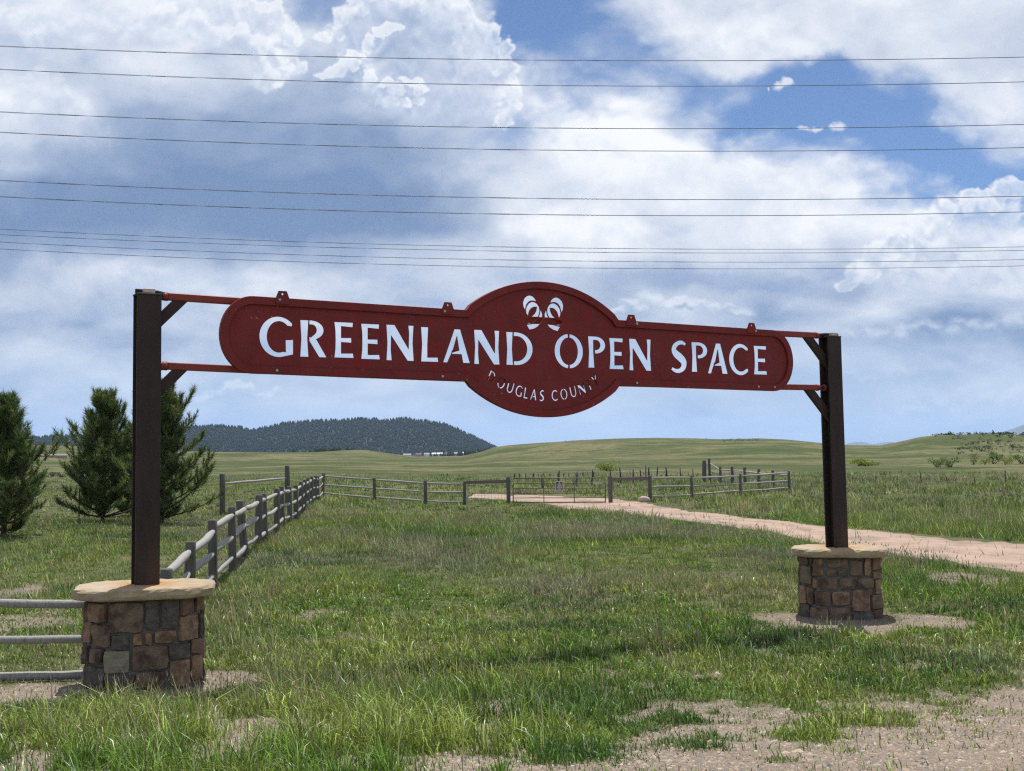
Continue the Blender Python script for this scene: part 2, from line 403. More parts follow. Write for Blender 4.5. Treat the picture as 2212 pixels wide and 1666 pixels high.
chips(M_RED, (.40, .30, .27))
M_RED2 = mat('red_tube_paint', (.24, .040, .027), .5, .12, scale=9, bump=.05, bscale=50)
M_STEEL = mat('rusty_dark_steel', (.040, .027, .022), .72, .25, scale=7, stretch=(1, 1, .25), mixcol=(.075, .036, .022), mixscale=2.6, mixlo=.5, mixhi=.75, bump=.12, bscale=45)
M_IRON = mat('black_iron', (.022, .022, .025), .6, .2, scale=14)
M_ZINC = mat('galvanised_bolt', (.42, .40, .38), .5, .25, scale=40, metallic=.5)
M_LIGHTSTRAP = mat('pale_clamp_plate', (.52, .47, .43), .7, .2, scale=30)
M_MORTAR = mat('grey_mortar', (.165, .152, .135), .95, .2, scale=20, bump=.5, bscale=60)
M_CAP = mat('buff_flagstone', (.37, .285, .185), .92, .2, scale=7, mixcol=(.40, .345, .26), mixscale=1.7, bump=.35, bscale=22)
STONES = {
    'tan': mat('tan_sandstone', (.26, .165, .105), .93, .25, (.30, .20, .13), scale=9, mixcol=(.15, .085, .06), mixscale=5, bump=1.0, bscale=30),
    'brown': mat('brown_sandstone', (.200, .142, .102), .93, .3, scale=9, mixcol=(.09, .055, .045), mixscale=5, bump=1.0, bscale=30),
    'red': mat('reddish_sandstone', (.205, .130, .093), .93, .3, scale=10, mixcol=(.10, .06, .05), mixscale=5, bump=1.0, bscale=30),
    'dark': mat('charcoal_stone', (.095, .082, .070), .93, .35, (.125, .107, .092), scale=13, mixcol=(.17, .145, .12), mixscale=9, mixlo=.52, mixhi=.7, bump=1.0, bscale=34),
    'orange': mat('orange_sandstone', (.34, .19, .09), .93, .2, scale=12, mixcol=(.20, .10, .06), mixscale=7, bump=.5, bscale=24),
    'buff': mat('pale_buff_stone', (.26, .225, .17), .93, .14, scale=8, bump=.5, bscale=20),
}
M_RAIL = mat('weathered_rail_wood', (.325, .312, .29), .9, .22, scale=5, stretch=(9, 9, .9), mixcol=(.17, .155, .14), mixscale=3, mixlo=.58, mixhi=.72, bump=.4, bscale=14)
M_POST = mat('weathered_post_wood', (.135, .122, .11), .92, .3, scale=6, stretch=(9, 9, .8), mixcol=(.07, .06, .055), mixscale=3, mixlo=.5, mixhi=.7, bump=.5, bscale=14)
M_TIMBER = mat('dark_squared_timber', (.17, .14, .115), .92, .25, scale=6, stretch=(5, 5, 1), bump=.4)
M_GATE = mat('olive_gate_steel', (.125, .115, .085), .6, .2, scale=12)
M_WIRE = mat('fence_wire', (.20, .185, .17), .6, .2, scale=20, metallic=.3)
M_CABLE = mat('grey_power_cable', (.15, .165, .195), .6, .1, scale=3)
M_TPOST = mat('dark_steel_stake', (.04, .05, .045), .7, .3, scale=9)
M_BARK = mat('pine_bark', (.085, .062, .048), .95, .3, scale=10, stretch=(1, 1, .4), bump=.7, bscale=20)
M_NEEDLE = leaf_mat('pine_needles', .22, .5, .3)
M_LEAF = leaf_mat('shrub_leaves', .4)
M_GRASS = leaf_mat('grass_blades', .22, .45, .6)
M_ROCK = mat('pale_pink_boulder', (.46, .37, .32), .92, .15, scale=6, bump=.5, bscale=16)


# ------------------------------------------------------------------ object helpers
def tag(o, label=None, cat=None, group=None, kind=None):
    if label: o['label'] = label
    if cat: o['category'] = cat
    if group: o['group'] = group
    if kind: o['kind'] = kind
    return o


def thing(name, loc=(0, 0, 0), rz=0.0, label=None, cat=None, group=None):
    o = bpy.data.objects.new(name, None)
    o.empty_display_size = 0.2
    COL.objects.link(o)
    o.location = loc; o.rotation_euler = (0, 0, rz)
    return tag(o, label, cat, group)


def ob(name, mesh, parent=None, loc=None, rot=None):
    o = bpy.data.objects.new(name, mesh)
    COL.objects.link(o)
    if parent: o.parent = parent
    if loc is not None: o.location = loc
    if rot is not None: o.rotation_euler = rot
    return o


def bm_mesh(name, bm, m, smooth=False):
    me = bpy.data.meshes.new(name)
    bmesh.ops.recalc_face_normals(bm, faces=bm.faces)
    bm.to_mesh(me); bm.free()
    if m: me.materials.append(m)
    if smooth: me.shade_smooth()
    return me


def np_mesh(name, V, Fc, m, tint=None, smooth=False):
    """V (n,3), Fc (k,3 or 4) -> mesh; tint (n,3) linear colour per vertex."""
    V = np.ascontiguousarray(V, np.float32); Fc = np.ascontiguousarray(Fc, np.int32)
    k, c = Fc.shape
    me = bpy.data.meshes.new(name)
    me.vertices.add(len(V)); me.loops.add(k * c); me.polygons.add(k)
    me.vertices.foreach_set('co', V.ravel())
    me.loops.foreach_set('vertex_index', Fc.ravel())
    me.polygons.foreach_set('loop_start', np.arange(0, k * c, c, dtype=np.int32))
    me.polygons.foreach_set('loop_total', np.full(k, c, np.int32))
    if m: me.materials.append(m)
    me.update(calc_edges=True)
    if tint is not None:
        a = me.attributes.new('tint', 'FLOAT_COLOR', 'POINT')
        t = np.ones((len(V), 4), np.float32); t[:, :3] = tint
        a.data.foreach_set('color', t.ravel())
    if smooth: me.shade_smooth()
    return me


def box_bm(bm, lo, hi, mtx=None, bevel=0.0):
    r = bmesh.ops.create_cube(bm, size=1.0)
    vs = r['verts']
    for v in vs:
        v.co = Vector([lo[i] + (v.co[i] + .5) * (hi[i] - lo[i]) for i in range(3)])
    if bevel:
        es = list({e for v in vs for e in v.link_edges})
        rb = bmesh.ops.bevel(bm, geom=es, offset=bevel, segments=1, affect='EDGES')
        vs = list({v for f in rb['faces'] for v in f.verts} | {v for v in vs if v.is_valid})
    if mtx is not None:
        for v in vs: v.co = mtx @ v.co
    return vs


def tube_pts(bm, pts, rads, seg=8, cap=True):
    """Tube through points (Vectors) with a radius at each."""
    rings = []
    n = len(pts)
    up = Vector((0, 0, 1))
    prev = None
    for i, p in enumerate(pts):
        d = (pts[min(i + 1, n - 1)] - pts[max(i - 1, 0)]).normalized()
        if prev is None:
            a = d.cross(up)
            if a.length < 1e-3: a = d.cross(Vector((1, 0, 0)))
        else:
            a = prev - d * prev.dot(d)
        a.normalize(); prev = a
        b = d.cross(a)
        r = rads[i] if hasattr(rads, '__len__') else rads
        rings.append([bm.verts.new(p + (a * math.cos(2 * PI * k / seg) + b * math.sin(2 * PI * k / seg)) * r) for k in range(seg)])
    for i in range(n - 1):
        for k in range(seg):
            f = bm.faces.new((rings[i][k], rings[i][(k + 1) % seg], rings[i + 1][(k + 1) % seg], rings[i + 1][k]))
            f.smooth = True
    if cap:
        bm.faces.new(list(reversed(rings[0]))); bm.faces.new(rings[-1])
    return rings


# ------------------------------------------------------------------ terrain
def px_ridge(tab):
    az, te = [], []
    for (x, y) in tab:
        d = ray(x, y)
        az.append(math.atan2(d.x, d.y)); te.append(d.z / math.hypot(d.x, d.y))
    return np.array(az), np.array(te)


RIDGE_AZ, RIDGE_T = px_ridge([(-500, 982), (-100, 975), (60, 965), (140, 963), (300, 972), (440, 977), (520, 977.5), (600, 978), (690, 977), (740, 974), (790, 973),
    (850, 981), (900, 987), (1000, 985), (1040, 976), (1068, 967), (1100, 963), (1160, 958.5), (1250, 952), (1330, 948.5),
    (1420, 946.5), (1500, 947.5), (1560, 949.5), (1640, 947.5), (1700, 950), (1760, 956), (1830, 961.5), (1900, 963), (1950, 955),
    (1985, 948), (2020, 944.5), (2080, 943), (2130, 941.5), (2212, 941), (2400, 938), (2900, 950)])
RIDGE_R = 900.0


def zfun(X, Y):
    X = np.asarray(X, np.float64); Y = np.asarray(Y, np.float64)
    r = np.hypot(X, Y) + 1e-6
    az = np.arctan2(X, Y)
    z = 0.045 * np.sin(X * .9 + 1.3) * np.sin(Y * .55 + .4) * sstep(5, 9, r) + 0.05 * np.sin(X * .23 + Y * .31)
    z = z + 0.38 * (1 - sstep(6.0, 11.0, Y)) * sstep(-30, 0, Y) * 1.0
    side = sstep(-0.16, -0.06, az)
    z = z - sstep(26, 60, r) * (0.12 + 0.38 * side)
    zr = CAM_H + RIDGE_R * np.interp(az, RIDGE_AZ, RIDGE_T)
    far = np.abs(az) > 1.0
    zr = np.where(far, CAM_H + RIDGE_R * np.clip(np.interp(az, RIDGE_AZ, RIDGE_T), -.01, .01), zr)
    s = sstep(90, RIDGE_R, r)
    s2 = s ** 1.25
    fold = (fbm(X / 110 + 40, Y / 110 + 40, 4, 5) - 0.5) * 11.0 * np.clip(s * (1 - s) * 4, 0, 1) * (0.35 + np.clip(zr, 0, 12) / 12)
    z = z * (1 - s2) + zr * s2 + fold
    drop = sstep(RIDGE_R, 1700, r)
    return z * (1 - drop) + (-16.0) * drop


def ground(x, y):
    """World point where the frame point (x, y) meets the ground."""
    d = ray(x, y); zg = 0.0
    for _ in range(25):
        t = (zg - CAM_H) / d.z
        p = CAM_P + d * t
        zn = float(zfun(p.x, p.y)[()])
        zg = zg * .4 + zn * .6
    p = CAM_P + d * ((zg - CAM_H) / d.z)
    return Vector((p.x, p.y, float(zfun(p.x, p.y)[()])))


def zat(x, y):
    return float(zfun(x, y)[()])


# bare ground: gravel shoulder in the foreground right, aprons round the piers, worn patches
SHOULDER = [ground(x, y) for x, y in [(560, 1760), (900, 1700), (1120, 1655), (1290, 1632), (1400, 1580), (1560, 1545), (1760, 1530), (1900, 1522), (2060, 1498), (2212, 1470), (2420, 1440)]]
SH_X = np.array([p.x for p in SHOULDER]); SH_Y = np.array([p.y for p in SHOULDER])


def ell(x, y, rx, ry, soft=0.5, amt=1.0):
    c = ground(x, y); a = ground(x, y - ry); b = ground(x, y + ry)
    return (c.x, (a.y + b.y) / 2, rx * c.y / F, max(.15, abs(a.y - b.y) / 2), soft, amt)


BARE = [ell(300, 1478, 190, 26), ell(90, 1495, 130, 26, .6), ell(500, 1468, 70, 16), ell(600, 1578, 140, 42, .4, 1.0), ell(500, 1618, 80, 30, .5, .8),
        ell(730, 1385, 70, 14, .8, .6), ell(1815, 1345, 170, 24), ell(1660, 1340, 60, 12, .6, .9), ell(2030, 1343, 70, 17, .6, .95), ell(1010, 1652, 150, 26, .7, .9),
        ell(60, 1345, 130, 30, .8, .7), ell(45, 1275, 60, 16, .8, .7), ell(1530, 1465, 110, 14, .9, .65), ell(1960, 1440, 90, 12, .9, .6),
        ell(2080, 1250, 120, 18, .8, .7), ell(700, 1330, 60, 14, .9, .5), ell(1080, 1520, 60, 10, .9, .5), ell(1280, 1490, 70, 10, .9, .4), ell(480, 1215, 40, 8, .9, .4)]
TUFTY = [ell(1900, 1482, 130, 14, .6, .8), ell(1850, 1565, 140, 12, .6, .75), ell(1720, 1592, 110, 14, .6, .7), ell(1500, 1612, 90, 14, .6, .6),
         ell(1440, 1545, 90, 16, .6, .8), ell(1610, 1500, 110, 14, .6, .9), ell(2120, 1470, 80, 10, .6, .5), ell(1360, 1640, 80, 8, .6, .5), ell(1690, 1645, 40, 8, .6, .4),
         ell(1580, 1545, 70, 10, .6, .4), ell(2170, 1540, 40, 8, .7, .4), ell(1100, 1600, 200, 24, .6, .9), ell(1220, 1600, 120, 26, .6, .8), ell(2080, 1560, 25, 6, .7, .4)]

# gravel track
TR_LOW = [(1010, 1076), (1052, 1079), (1095, 1082), (1180, 1092), (1250, 1104), (1320, 1111.5), (1400, 1119), (1500, 1130), (1600, 1145), (1700, 1160), (1780, 1180), (1905, 1200), (2000, 1213), (2100, 1228), (2212, 1247), (2420, 1290), (2700, 1360)]
TR_UP = [(1028, 1067), (1075, 1066.5), (1300, 1074), (1360, 1081), (1420, 1089), (1470, 1096.5), (1540, 1107), (1640, 1121), (1740, 1132), (1780, 1136), (1870, 1143), (1960, 1152), (2080, 1163), (2212, 1172), (2420, 1190), (2700, 1215)]


def resample(pts, n):
    P = np.array([[p.x, p.y] for p in pts])
    s = np.concatenate([[0], np.cumsum(np.hypot(*np.diff(P, axis=0).T))]); s /= s[-1]
    t = np.linspace(0, 1, n)
    return np.stack([np.interp(t, s, P[:, 0]), np.interp(t, s, P[:, 1])], 1)


TRA = resample([ground(*p) for p in TR_LOW], 260)
TRB = resample([ground(*p) for p in TR_UP], 260)
for k in (0, 1):
    TRA[:, k] += 0  # edges are roughened below
rough = (fbm(np.arange(260) * .35, np.zeros(260), 4, 301) - .5)[:, None]
rough2 = (fbm(np.arange(260) * .35, np.ones(260) * 7, 4, 333) - .5)[:, None]
wid = TRB - TRA
TRA2 = TRA - wid * rough * .22
TRB2 = TRB + wid * rough2 * .22


def in_track(X, Y):
    """1 on the gravel track, 0 off it (distance to the strip between its two edges)."""
    res = np.zeros(X.shape, np.float32)
    poly = np.concatenate([TRA, TRB[::-1]])
    x0, y0 = poly[:, 0], poly[:, 1]
    x1, y1 = np.roll(x0, -1), np.roll(y0, -1)
    out = np.zeros(X.shape, bool)
    for a, b, c, d in zip(x0, y0, x1, y1):
        if b == d: continue
        cond = ((b > Y) != (d > Y)) & (X < (c - a) * (Y - b) / (d - b) + a)
        out ^= cond
    return out


def cover(X, Y):
    """Density of grass, 0..1, at world points."""
    g = np.ones(X.shape, np.float32)
    n = fbm(X * 1.7, Y * 1.7, 4, 401) - .5
    for (cx, cy, a, b, soft, amt) in BARE:
        d = np.sqrt(((X - cx) / a) ** 2 + ((Y - cy) / b) ** 2) + n * 1.3
        g *= 1 - amt * (1 - sstep(1 - soft, 1 + soft * .6, d))
    rr_ = np.hypot(X, Y)
    pn = fbm(X * 2.6 + 50, Y * 2.6 + 20, 4, 431)
    nearw = 1 - sstep(10.2, 12.5, rr_)
    g *= 1 - nearw * .85 * (1 - sstep(.36, .48, pn))
    g *= 1 - (1 - nearw) * .45 * (1 - sstep(.33, .46, pn)) * (1 - sstep(30, 45, rr_))
    sh = np.interp(X, SH_X, SH_Y)
    s = sstep(-1.3, 0.6, Y - sh + n * 3.2)
    s = np.where(X < SH_X[0], 1, s)
    t = np.zeros(X.shape, np.float32)
    for (cx, cy, a, b, soft, amt) in TUFTY:
        d = np.sqrt(((X - cx) / a) ** 2 + ((Y - cy) / b) ** 2) + n * 1.6
        t = np.maximum(t, amt * (1 - sstep(1 - soft, 1 + soft * .6, d)))
    g = np.maximum(g * s, t * (1 - s) * .95 + .16 * sstep(.52, .66, fbm(X * 3.1 + 9, Y * 3.1, 3, 437)) + .012)
    return g


def build_ground():
    az = np.concatenate([np.arange(-180, -42, 4.0), np.arange(-42, 42, .22), np.arange(42, 180, 4.0)])
    az = np.radians(az)
    r = [0.4]
    while r[-1] < 9000:
        q = r[-1]
        r.append(q * (1.10 if q < 5 else 1.011 if q < 40 else 1.022 if q < 1500 else 1.07))
    r = np.array(r)
    A, R = np.meshgrid(az, r)
    X, Y = np.sin(A) * R, np.cos(A) * R
    Z = zfun(X, Y)
    na, nr = len(az), len(r)
    V = np.stack([X, Y, Z], -1).reshape(-1, 3)
    i = np.arange(nr - 1)[:, None] * na + np.arange(na)[None, :]
    j = np.arange(nr - 1)[:, None] * na + (np.arange(na)[None, :] + 1) % na
    Fc = np.stack([i, i + na, j + na, j], -1).reshape(-1, 4)
    Fc = Fc[:, ::-1]
    V = np.vstack([V, [[0, 0, zat(0, 0)]]])
    g = cover(V[:, 0], V[:, 1])
    tint = np.stack([g, g, g], 1)
    m = bpy.data.materials.new('prairie_ground'); m.use_nodes = True
    nt = m.node_tree; N = nt.nodes.new; L = nt.links.new
    p = nt.nodes['Principled BSDF']; p.inputs['Roughness'].default_value = .95; p.inputs['Specular IOR Level'].default_value = .1
    tc = N('ShaderNodeTexCoord')

    def noise(scale, detail=6, rough=.6, stretch=None):
        src = tc.outputs['Object']
        if stretch:
            mp = N('ShaderNodeMapping'); mp.inputs['Scale'].default_value = stretch; L(src, mp.inputs[0]); src = mp.outputs[0]
        n = N('ShaderNodeTexNoise'); n.inputs['Scale'].default_value = scale; n.inputs['Detail'].default_value = detail; n.inputs['Roughness'].default_value = rough
        L(src, n.inputs['Vector']); return n.outputs[0]

    def rng(v, a, b, c=0., d=1.):
        n = N('ShaderNodeMapRange'); n.interpolation_type = 'SMOOTHSTEP'
        L(v, n.inputs[0]); n.inputs[1].default_value = a; n.inputs[2].default_value = b; n.inputs[3].default_value = c; n.inputs[4].default_value = d
        return n.outputs[0]

    def mix(f, a, b):
        n = N('ShaderNodeMix'); n.data_type = 'RGBA'
        if isinstance(f, float): n.inputs[0].default_value = f
        else: L(f, n.inputs[0])
        for k, v in ((6, a), (7, b)):
            if isinstance(v, tuple): n.inputs[k].default_value = v + (1,)
            else: L(v, n.inputs[k])
        return n.outputs[2]
    # gravelly soil
    vor = N('ShaderNodeTexVoronoi'); vor.inputs['Scale'].default_value = 70; L(tc.outputs['Object'], vor.inputs['Vector'])
    sep = N('ShaderNodeSeparateColor'); L(vor.outputs['Color'], sep.inputs[0])
    soil = mix(rng(noise(1.3), .35, .65), (.215, .172, .130), (.275, .222, .170))
    soil = mix(rng(sep.outputs[0], .55, 1.0, 0, .55), soil, (.20, .165, .145))
    soil = mix(rng(sep.outputs[1], .7, 1.0, 0, .5), soil, (.42, .35, .29))
    # thatch and low growth under the blades
    thatch = mix(rng(noise(2.2), .38, .62), (.078, .098, .034), (.130, .128, .060))
    at = N('ShaderNodeAttribute'); at.attribute_name = 'tint'
    cov = rng(at.outputs['Fac'], .1, .75)
    near = mix(cov, soil, thatch)
    # far prairie: bands of green and straw
    base = mix(rng(noise(.020, 10, .66), .43, .57), (.072, .094, .033), (.180, .168, .082))
    base = mix(rng(noise(.045, 10, .7, (1, 2.2, 1)), .50, .62, 0, .85), base, (.044, .068, .023))
    base = mix(rng(noise(.030, 10, .75, (1, 3.5, 1)), .56, .64, 0, .65), base, (.235, .205, .115))
    base = mix(rng(noise(.012, 8, .7), .58, .68, 0, .6), base, (.115, .085, .058))
    base = mix(rng(noise(.35, 6, .75), .48, .62, 0, .6), base, (.045, .058, .022))
    base = mix(rng(noise(1.6, 4, .75), .35, .7, 0, .45), base, (.060, .070, .028))
    cd = N('ShaderNodeVectorMath'); cd.operation = 'LENGTH'; L(tc.outputs['Object'], cd.inputs[0])
    f = rng(cd.outputs['Value'], 45, 80)
    col = mix(f, near, base)
    L(col, p.inputs['Base Color'])
    bp = N('ShaderNodeBump'); bp.inputs['Strength'].default_value = .6; bp.inputs['Distance'].default_value = .02
    L(noise(45, 5, .7), bp.inputs['Height'])
    bp2 = N('ShaderNodeBump'); bp2.inputs['Strength'].default_value = .5; bp2.inputs['Distance'].default_value = 1.2
    L(noise(.5, 8, .75), bp2.inputs['Height']); L(bp.outputs[0], bp2.inputs['Normal'])
    L(bp2.outputs[0], p.inputs['Normal'])
    tri = [[len(V) - 1, (k + 1) % na, k] for k in range(na)]
    me = np_mesh('ground', V, Fc, m, tint, smooth=True)
    tag(ob('ground', me), 'rolling green prairie with gravelly bare soil in front', None, None, 'structure')
    # gravel track: a sheet laid just over the ground
    n = 16
    t = np.linspace(0, 1, n)[None, :, None]
    P = TRA2[:, None, :] * (1 - t) + TRB2[:, None, :] * t
    Zt = zfun(P[..., 0], P[..., 1]) + .012 + .03 * np.sin(t[..., 0] * PI) - .02 * (np.cos(t[..., 0] * PI * 4) > .6)
    Vt = np.concatenate([P, Zt[..., None]], -1).reshape(-1, 3)
    q = (np.arange(259)[:, None] * n + np.arange(n - 1)[None, :])
    Ft = np.stack([q, q + 1, q + n + 1, q + n], -1).reshape(-1, 4)
    mr = mat('pink_gravel_track', (.320, .228, .176), .95, .16, (.385, .278, .216), scale=1.6, mixcol=(.235, .185, .145), mixscale=.7, bump=.7, bscale=30, spec=.1, coords='Object', detail=12)
    tt = np.broadcast_to(t[..., 0], Zt.shape)
    along = np.broadcast_to(np.arange(260)[:, None] * .12, Zt.shape)
    wob = (fbm(along * .5, along * 0, 3, 611) - .5) * .12
    rut = np.exp(-((tt - .30 + wob) / .075) ** 2) + np.exp(-((tt - .68 + wob) / .075) ** 2)
    verge = sstep(.36, .5, np.abs(tt - .5)) * .8
    tn = np.stack([rut.ravel(), verge.ravel(), 0 * rut.ravel()], 1)
    nt2 = mr.node_tree; pr = nt2.nodes['Principled BSDF']; src = pr.inputs['Base Color'].links[0].from_socket
    at2 = nt2.nodes.new('ShaderNodeAttribute'); at2.attribute_name = 'tint'
    sp2 = nt2.nodes.new('ShaderNodeSeparateColor'); nt2.links.new(at2.outputs[0], sp2.inputs[0])
    for ch, cc, fm in ((0, (.43, .32, .25, 1), .6), (1, (.17, .15, .10, 1), .85)):
        mu = nt2.nodes.new('ShaderNodeMath'); mu.operation = 'MULTIPLY'; nt2.links.new(sp2.outputs[ch], mu.inputs[0]); mu.inputs[1].default_value = fm
        mm = nt2.nodes.new('ShaderNodeMix'); mm.data_type = 'RGBA'
        nt2.links.new(mu.outputs[0], mm.inputs[0]); nt2.links.new(src, mm.inputs[6]); mm.inputs[7].default_value = cc
        src = mm.outputs[2]
    nt2.links.new(src, pr.inputs['Base Color'])
    me = np_mesh('gravel_track', Vt, Ft[:, ::-1], mr, tn, smooth=True)
    tag(ob('gravel_track', me), 'pink gravel track curving from the right to the steel gate', None, None, 'structure')


build_ground()


# ------------------------------------------------------------------ distant hills
def ridge_hill(name, tab, r0, r1, base, m, label, steps=40, dens=260, rough=6.0):
    az, te = px_ridge(tab)
    a = np.linspace(az[0], az[-1], dens)
    top = CAM_H + r1 * np.interp(a, az, te)
    t = np.linspace(0, 1, steps)[:, None]
    R = r0 + (r1 - r0) * t
    Z = base + (top[None, :] - base) * (t ** 1.15)
    X, Y = np.sin(a)[None, :] * R, np.cos(a)[None, :] * R
    lump = (fbm(X / (r1 * .06) + 9, Y / (r1 * .06) + 9, 5, 71) - .5)
    Z = Z + lump * rough * np.sin(t * PI) * 2
    Rb = r1 + (r1 - r0) * .9
    X = np.vstack([X, np.sin(a)[None] * Rb]); Y = np.vstack([Y, np.cos(a)[None] * Rb]); Z = np.vstack([Z, np.full((1, dens), base)])
    V = np.stack([X, Y, Z], -1).reshape(-1, 3)
    nr = steps + 1
    q = np.arange(nr - 1)[:, None] * dens + np.arange(dens - 1)[None, :]
    Fc = np.stack([q, q + dens, q + dens + 1, q + 1], -1).reshape(-1, 4)[:, ::-1]
    o = tag(ob(name, np_mesh(name, V, Fc, m, smooth=True)), label, None, None, 'structure')
    return o, (a, top, X[:steps], Y[:steps], Z[:steps])


MESA = [(-80, 958), (20, 950), (60, 947), (140, 943), (200, 944), (300, 934), (380, 925), (440, 922), (480, 921), (520, 925), (540, 931), (565, 927), (622, 914), (667, 911),
        (712, 909.5), (792, 906), (845, 909), (872, 905), (920, 911), (964, 918), (994, 931), (1032, 949), (1068, 967), (1110, 985)]
m_hill = mat('forest_floor', (.022, .032, .019), .95, .3, scale=.01)
hill, hd = ridge_hill('forested_mesa', MESA, 3700, 4700, -16, m_hill, 'long flat-topped mesa dark with pines behind the sign')
m_mount = mat('far_mountain_rock', (.10, .11, .10), .95, .2, scale=.001)
ridge_hill('mountains', [(2040, 960), (2085, 945), (2100, 941), (2130, 938.5), (2160, 935), (2190, 926), (2212, 917), (2260, 905), (2330, 900), (2420, 915), (2520, 945), (2560, 960)], 15000, 18000, -20, m_mount, 'hazy blue mountain at the far right', rough=40)
ridge_hill('far_peaks', [(1800, 972), (1822, 961), (1845, 955.5), (1862, 954.5), (1880, 958.5), (1888, 960), (1900, 957), (1918, 955), (1935, 956), (1960, 964), (1980, 972)], 17000, 20000, -20, m_mount, 'two small hazy blue peaks right of the right post', rough=40)


def conifer_stuff(name, pts, hts, label, col=(.021, .036, .022)):
    """Far trees as little six-sided spires with a ragged outline, one mesh."""
    n = len(pts)
    k = 5
    lev = [(0.0, .3), (.25, 1.0), (.65, .62), (1.0, 0.0)]
    ang = RNG.random(n)[:, None] * 6 + np.arange(k)[None, :] * 2 * PI / k
    rad = hts * RNG.uniform(.20, .32, n)
    Vs = []
    for (h, w) in lev:
        rr = rad[:, None] * w * RNG.uniform(.75, 1.25, (n, k))
        Vs.append(np.stack([pts[:, 0:1] + np.cos(ang) * rr, pts[:, 1:2] + np.sin(ang) * rr, pts[:, 2:3] + hts[:, None] * h + 0 * ang], -1))
    V = np.stack(Vs, 1).reshape(-1, 3)
    L_ = len(lev)
    b = (np.arange(n) * L_ * k)[:, None, None]
    lvl = np.arange(L_ - 1)[None, :, None]; c = np.arange(k)[None, None, :]
    Fc = np.stack([b + lvl * k + c, b + lvl * k + (c + 1) % k, b + (lvl + 1) * k + (c + 1) % k, b + (lvl + 1) * k + c], -1).reshape(-1, 4)
    t = np.array(col, np.float32)[None] * RNG.uniform(.88, 1.1, (n, 1)) 
    t = np.repeat(t, L_ * k, 0)
    return tag(ob(name, np_mesh(name, V, Fc, M_NEEDLE, t)), label, None, None, 'stuff')


def mesa_forest():
    a, top, X, Y, Z = hd
    n = 15000
    u = RNG.random(n) * (X.shape[1] - 1.01); t = RNG.random(n) ** .75 * (X.shape[0] - 1.01)
    ui, ti = u.astype(int), t.astype(int)
    fu, ft = (u - ui)[:, None], (t - ti)[:, None]
    P = np.stack([X, Y, Z], -1)
    p = (P[ti, ui] * (1 - fu) + P[ti, ui + 1] * fu) * (1 - ft) + (P[ti + 1, ui] * (1 - fu) + P[ti + 1, ui + 1] * fu) * ft
    conifer_stuff('pine_forest', p, RNG.uniform(8, 14, n), 'dense dark pine forest covering the mesa')


mesa_forest()


# ------------------------------------------------------------------ sign frame of reference
BASE_L = ground(313, 1478)
D_L = 11.95
PL = at_depth(314, 1262, D_L); PL.z = 0
PR = at_depth(1800, 1182, D_L * 1.372); PR.z = 0
E_U = (PR - PL).normalized()                # along the sign, left to right
E_N = Vector((E_U.y, -E_U.x, 0))            # out of the sign, towards the road
SPAN = (PR - PL).length
PANEL_OFF = 0.10


def uv(x, y, off=PANEL_OFF):
    """Position (along, height) on the plane of the sign of a frame point."""
    d = ray(x, y)
    o = PL + E_N * off
    t = (o - CAM_P).dot(E_N) / d.dot(E_N)
    p = CAM_P + d * t
    return ((p - o).dot(E_U), p.z)


SIGN_ROT = Matrix((E_U, Vector((0, 0, 1)), E_N)).transposed()   # columns: u, v, out
SIGN_MTX = Matrix.Translation(PL) @ SIGN_ROT.to_4x4()


def z1(x, y): return (449.3 + x * .30468, 587.6 + y * .30468)
def z2(x, y): return (967.8 + x * .39064, 587.6 + y * .39064)
def z7(x, y): return (1019.6 + x * .19191, 596.2 + y * .19191)


# ------------------------------------------------------------------ stone piers
PW, PD = 1.105, 0.76


def yfront(x, w=PW, d=PD, inset=0.0):
    h = w / 2
    return -(d / 2) + max(0.0, abs(x) - .6 * h) * 0.95 - 0.0


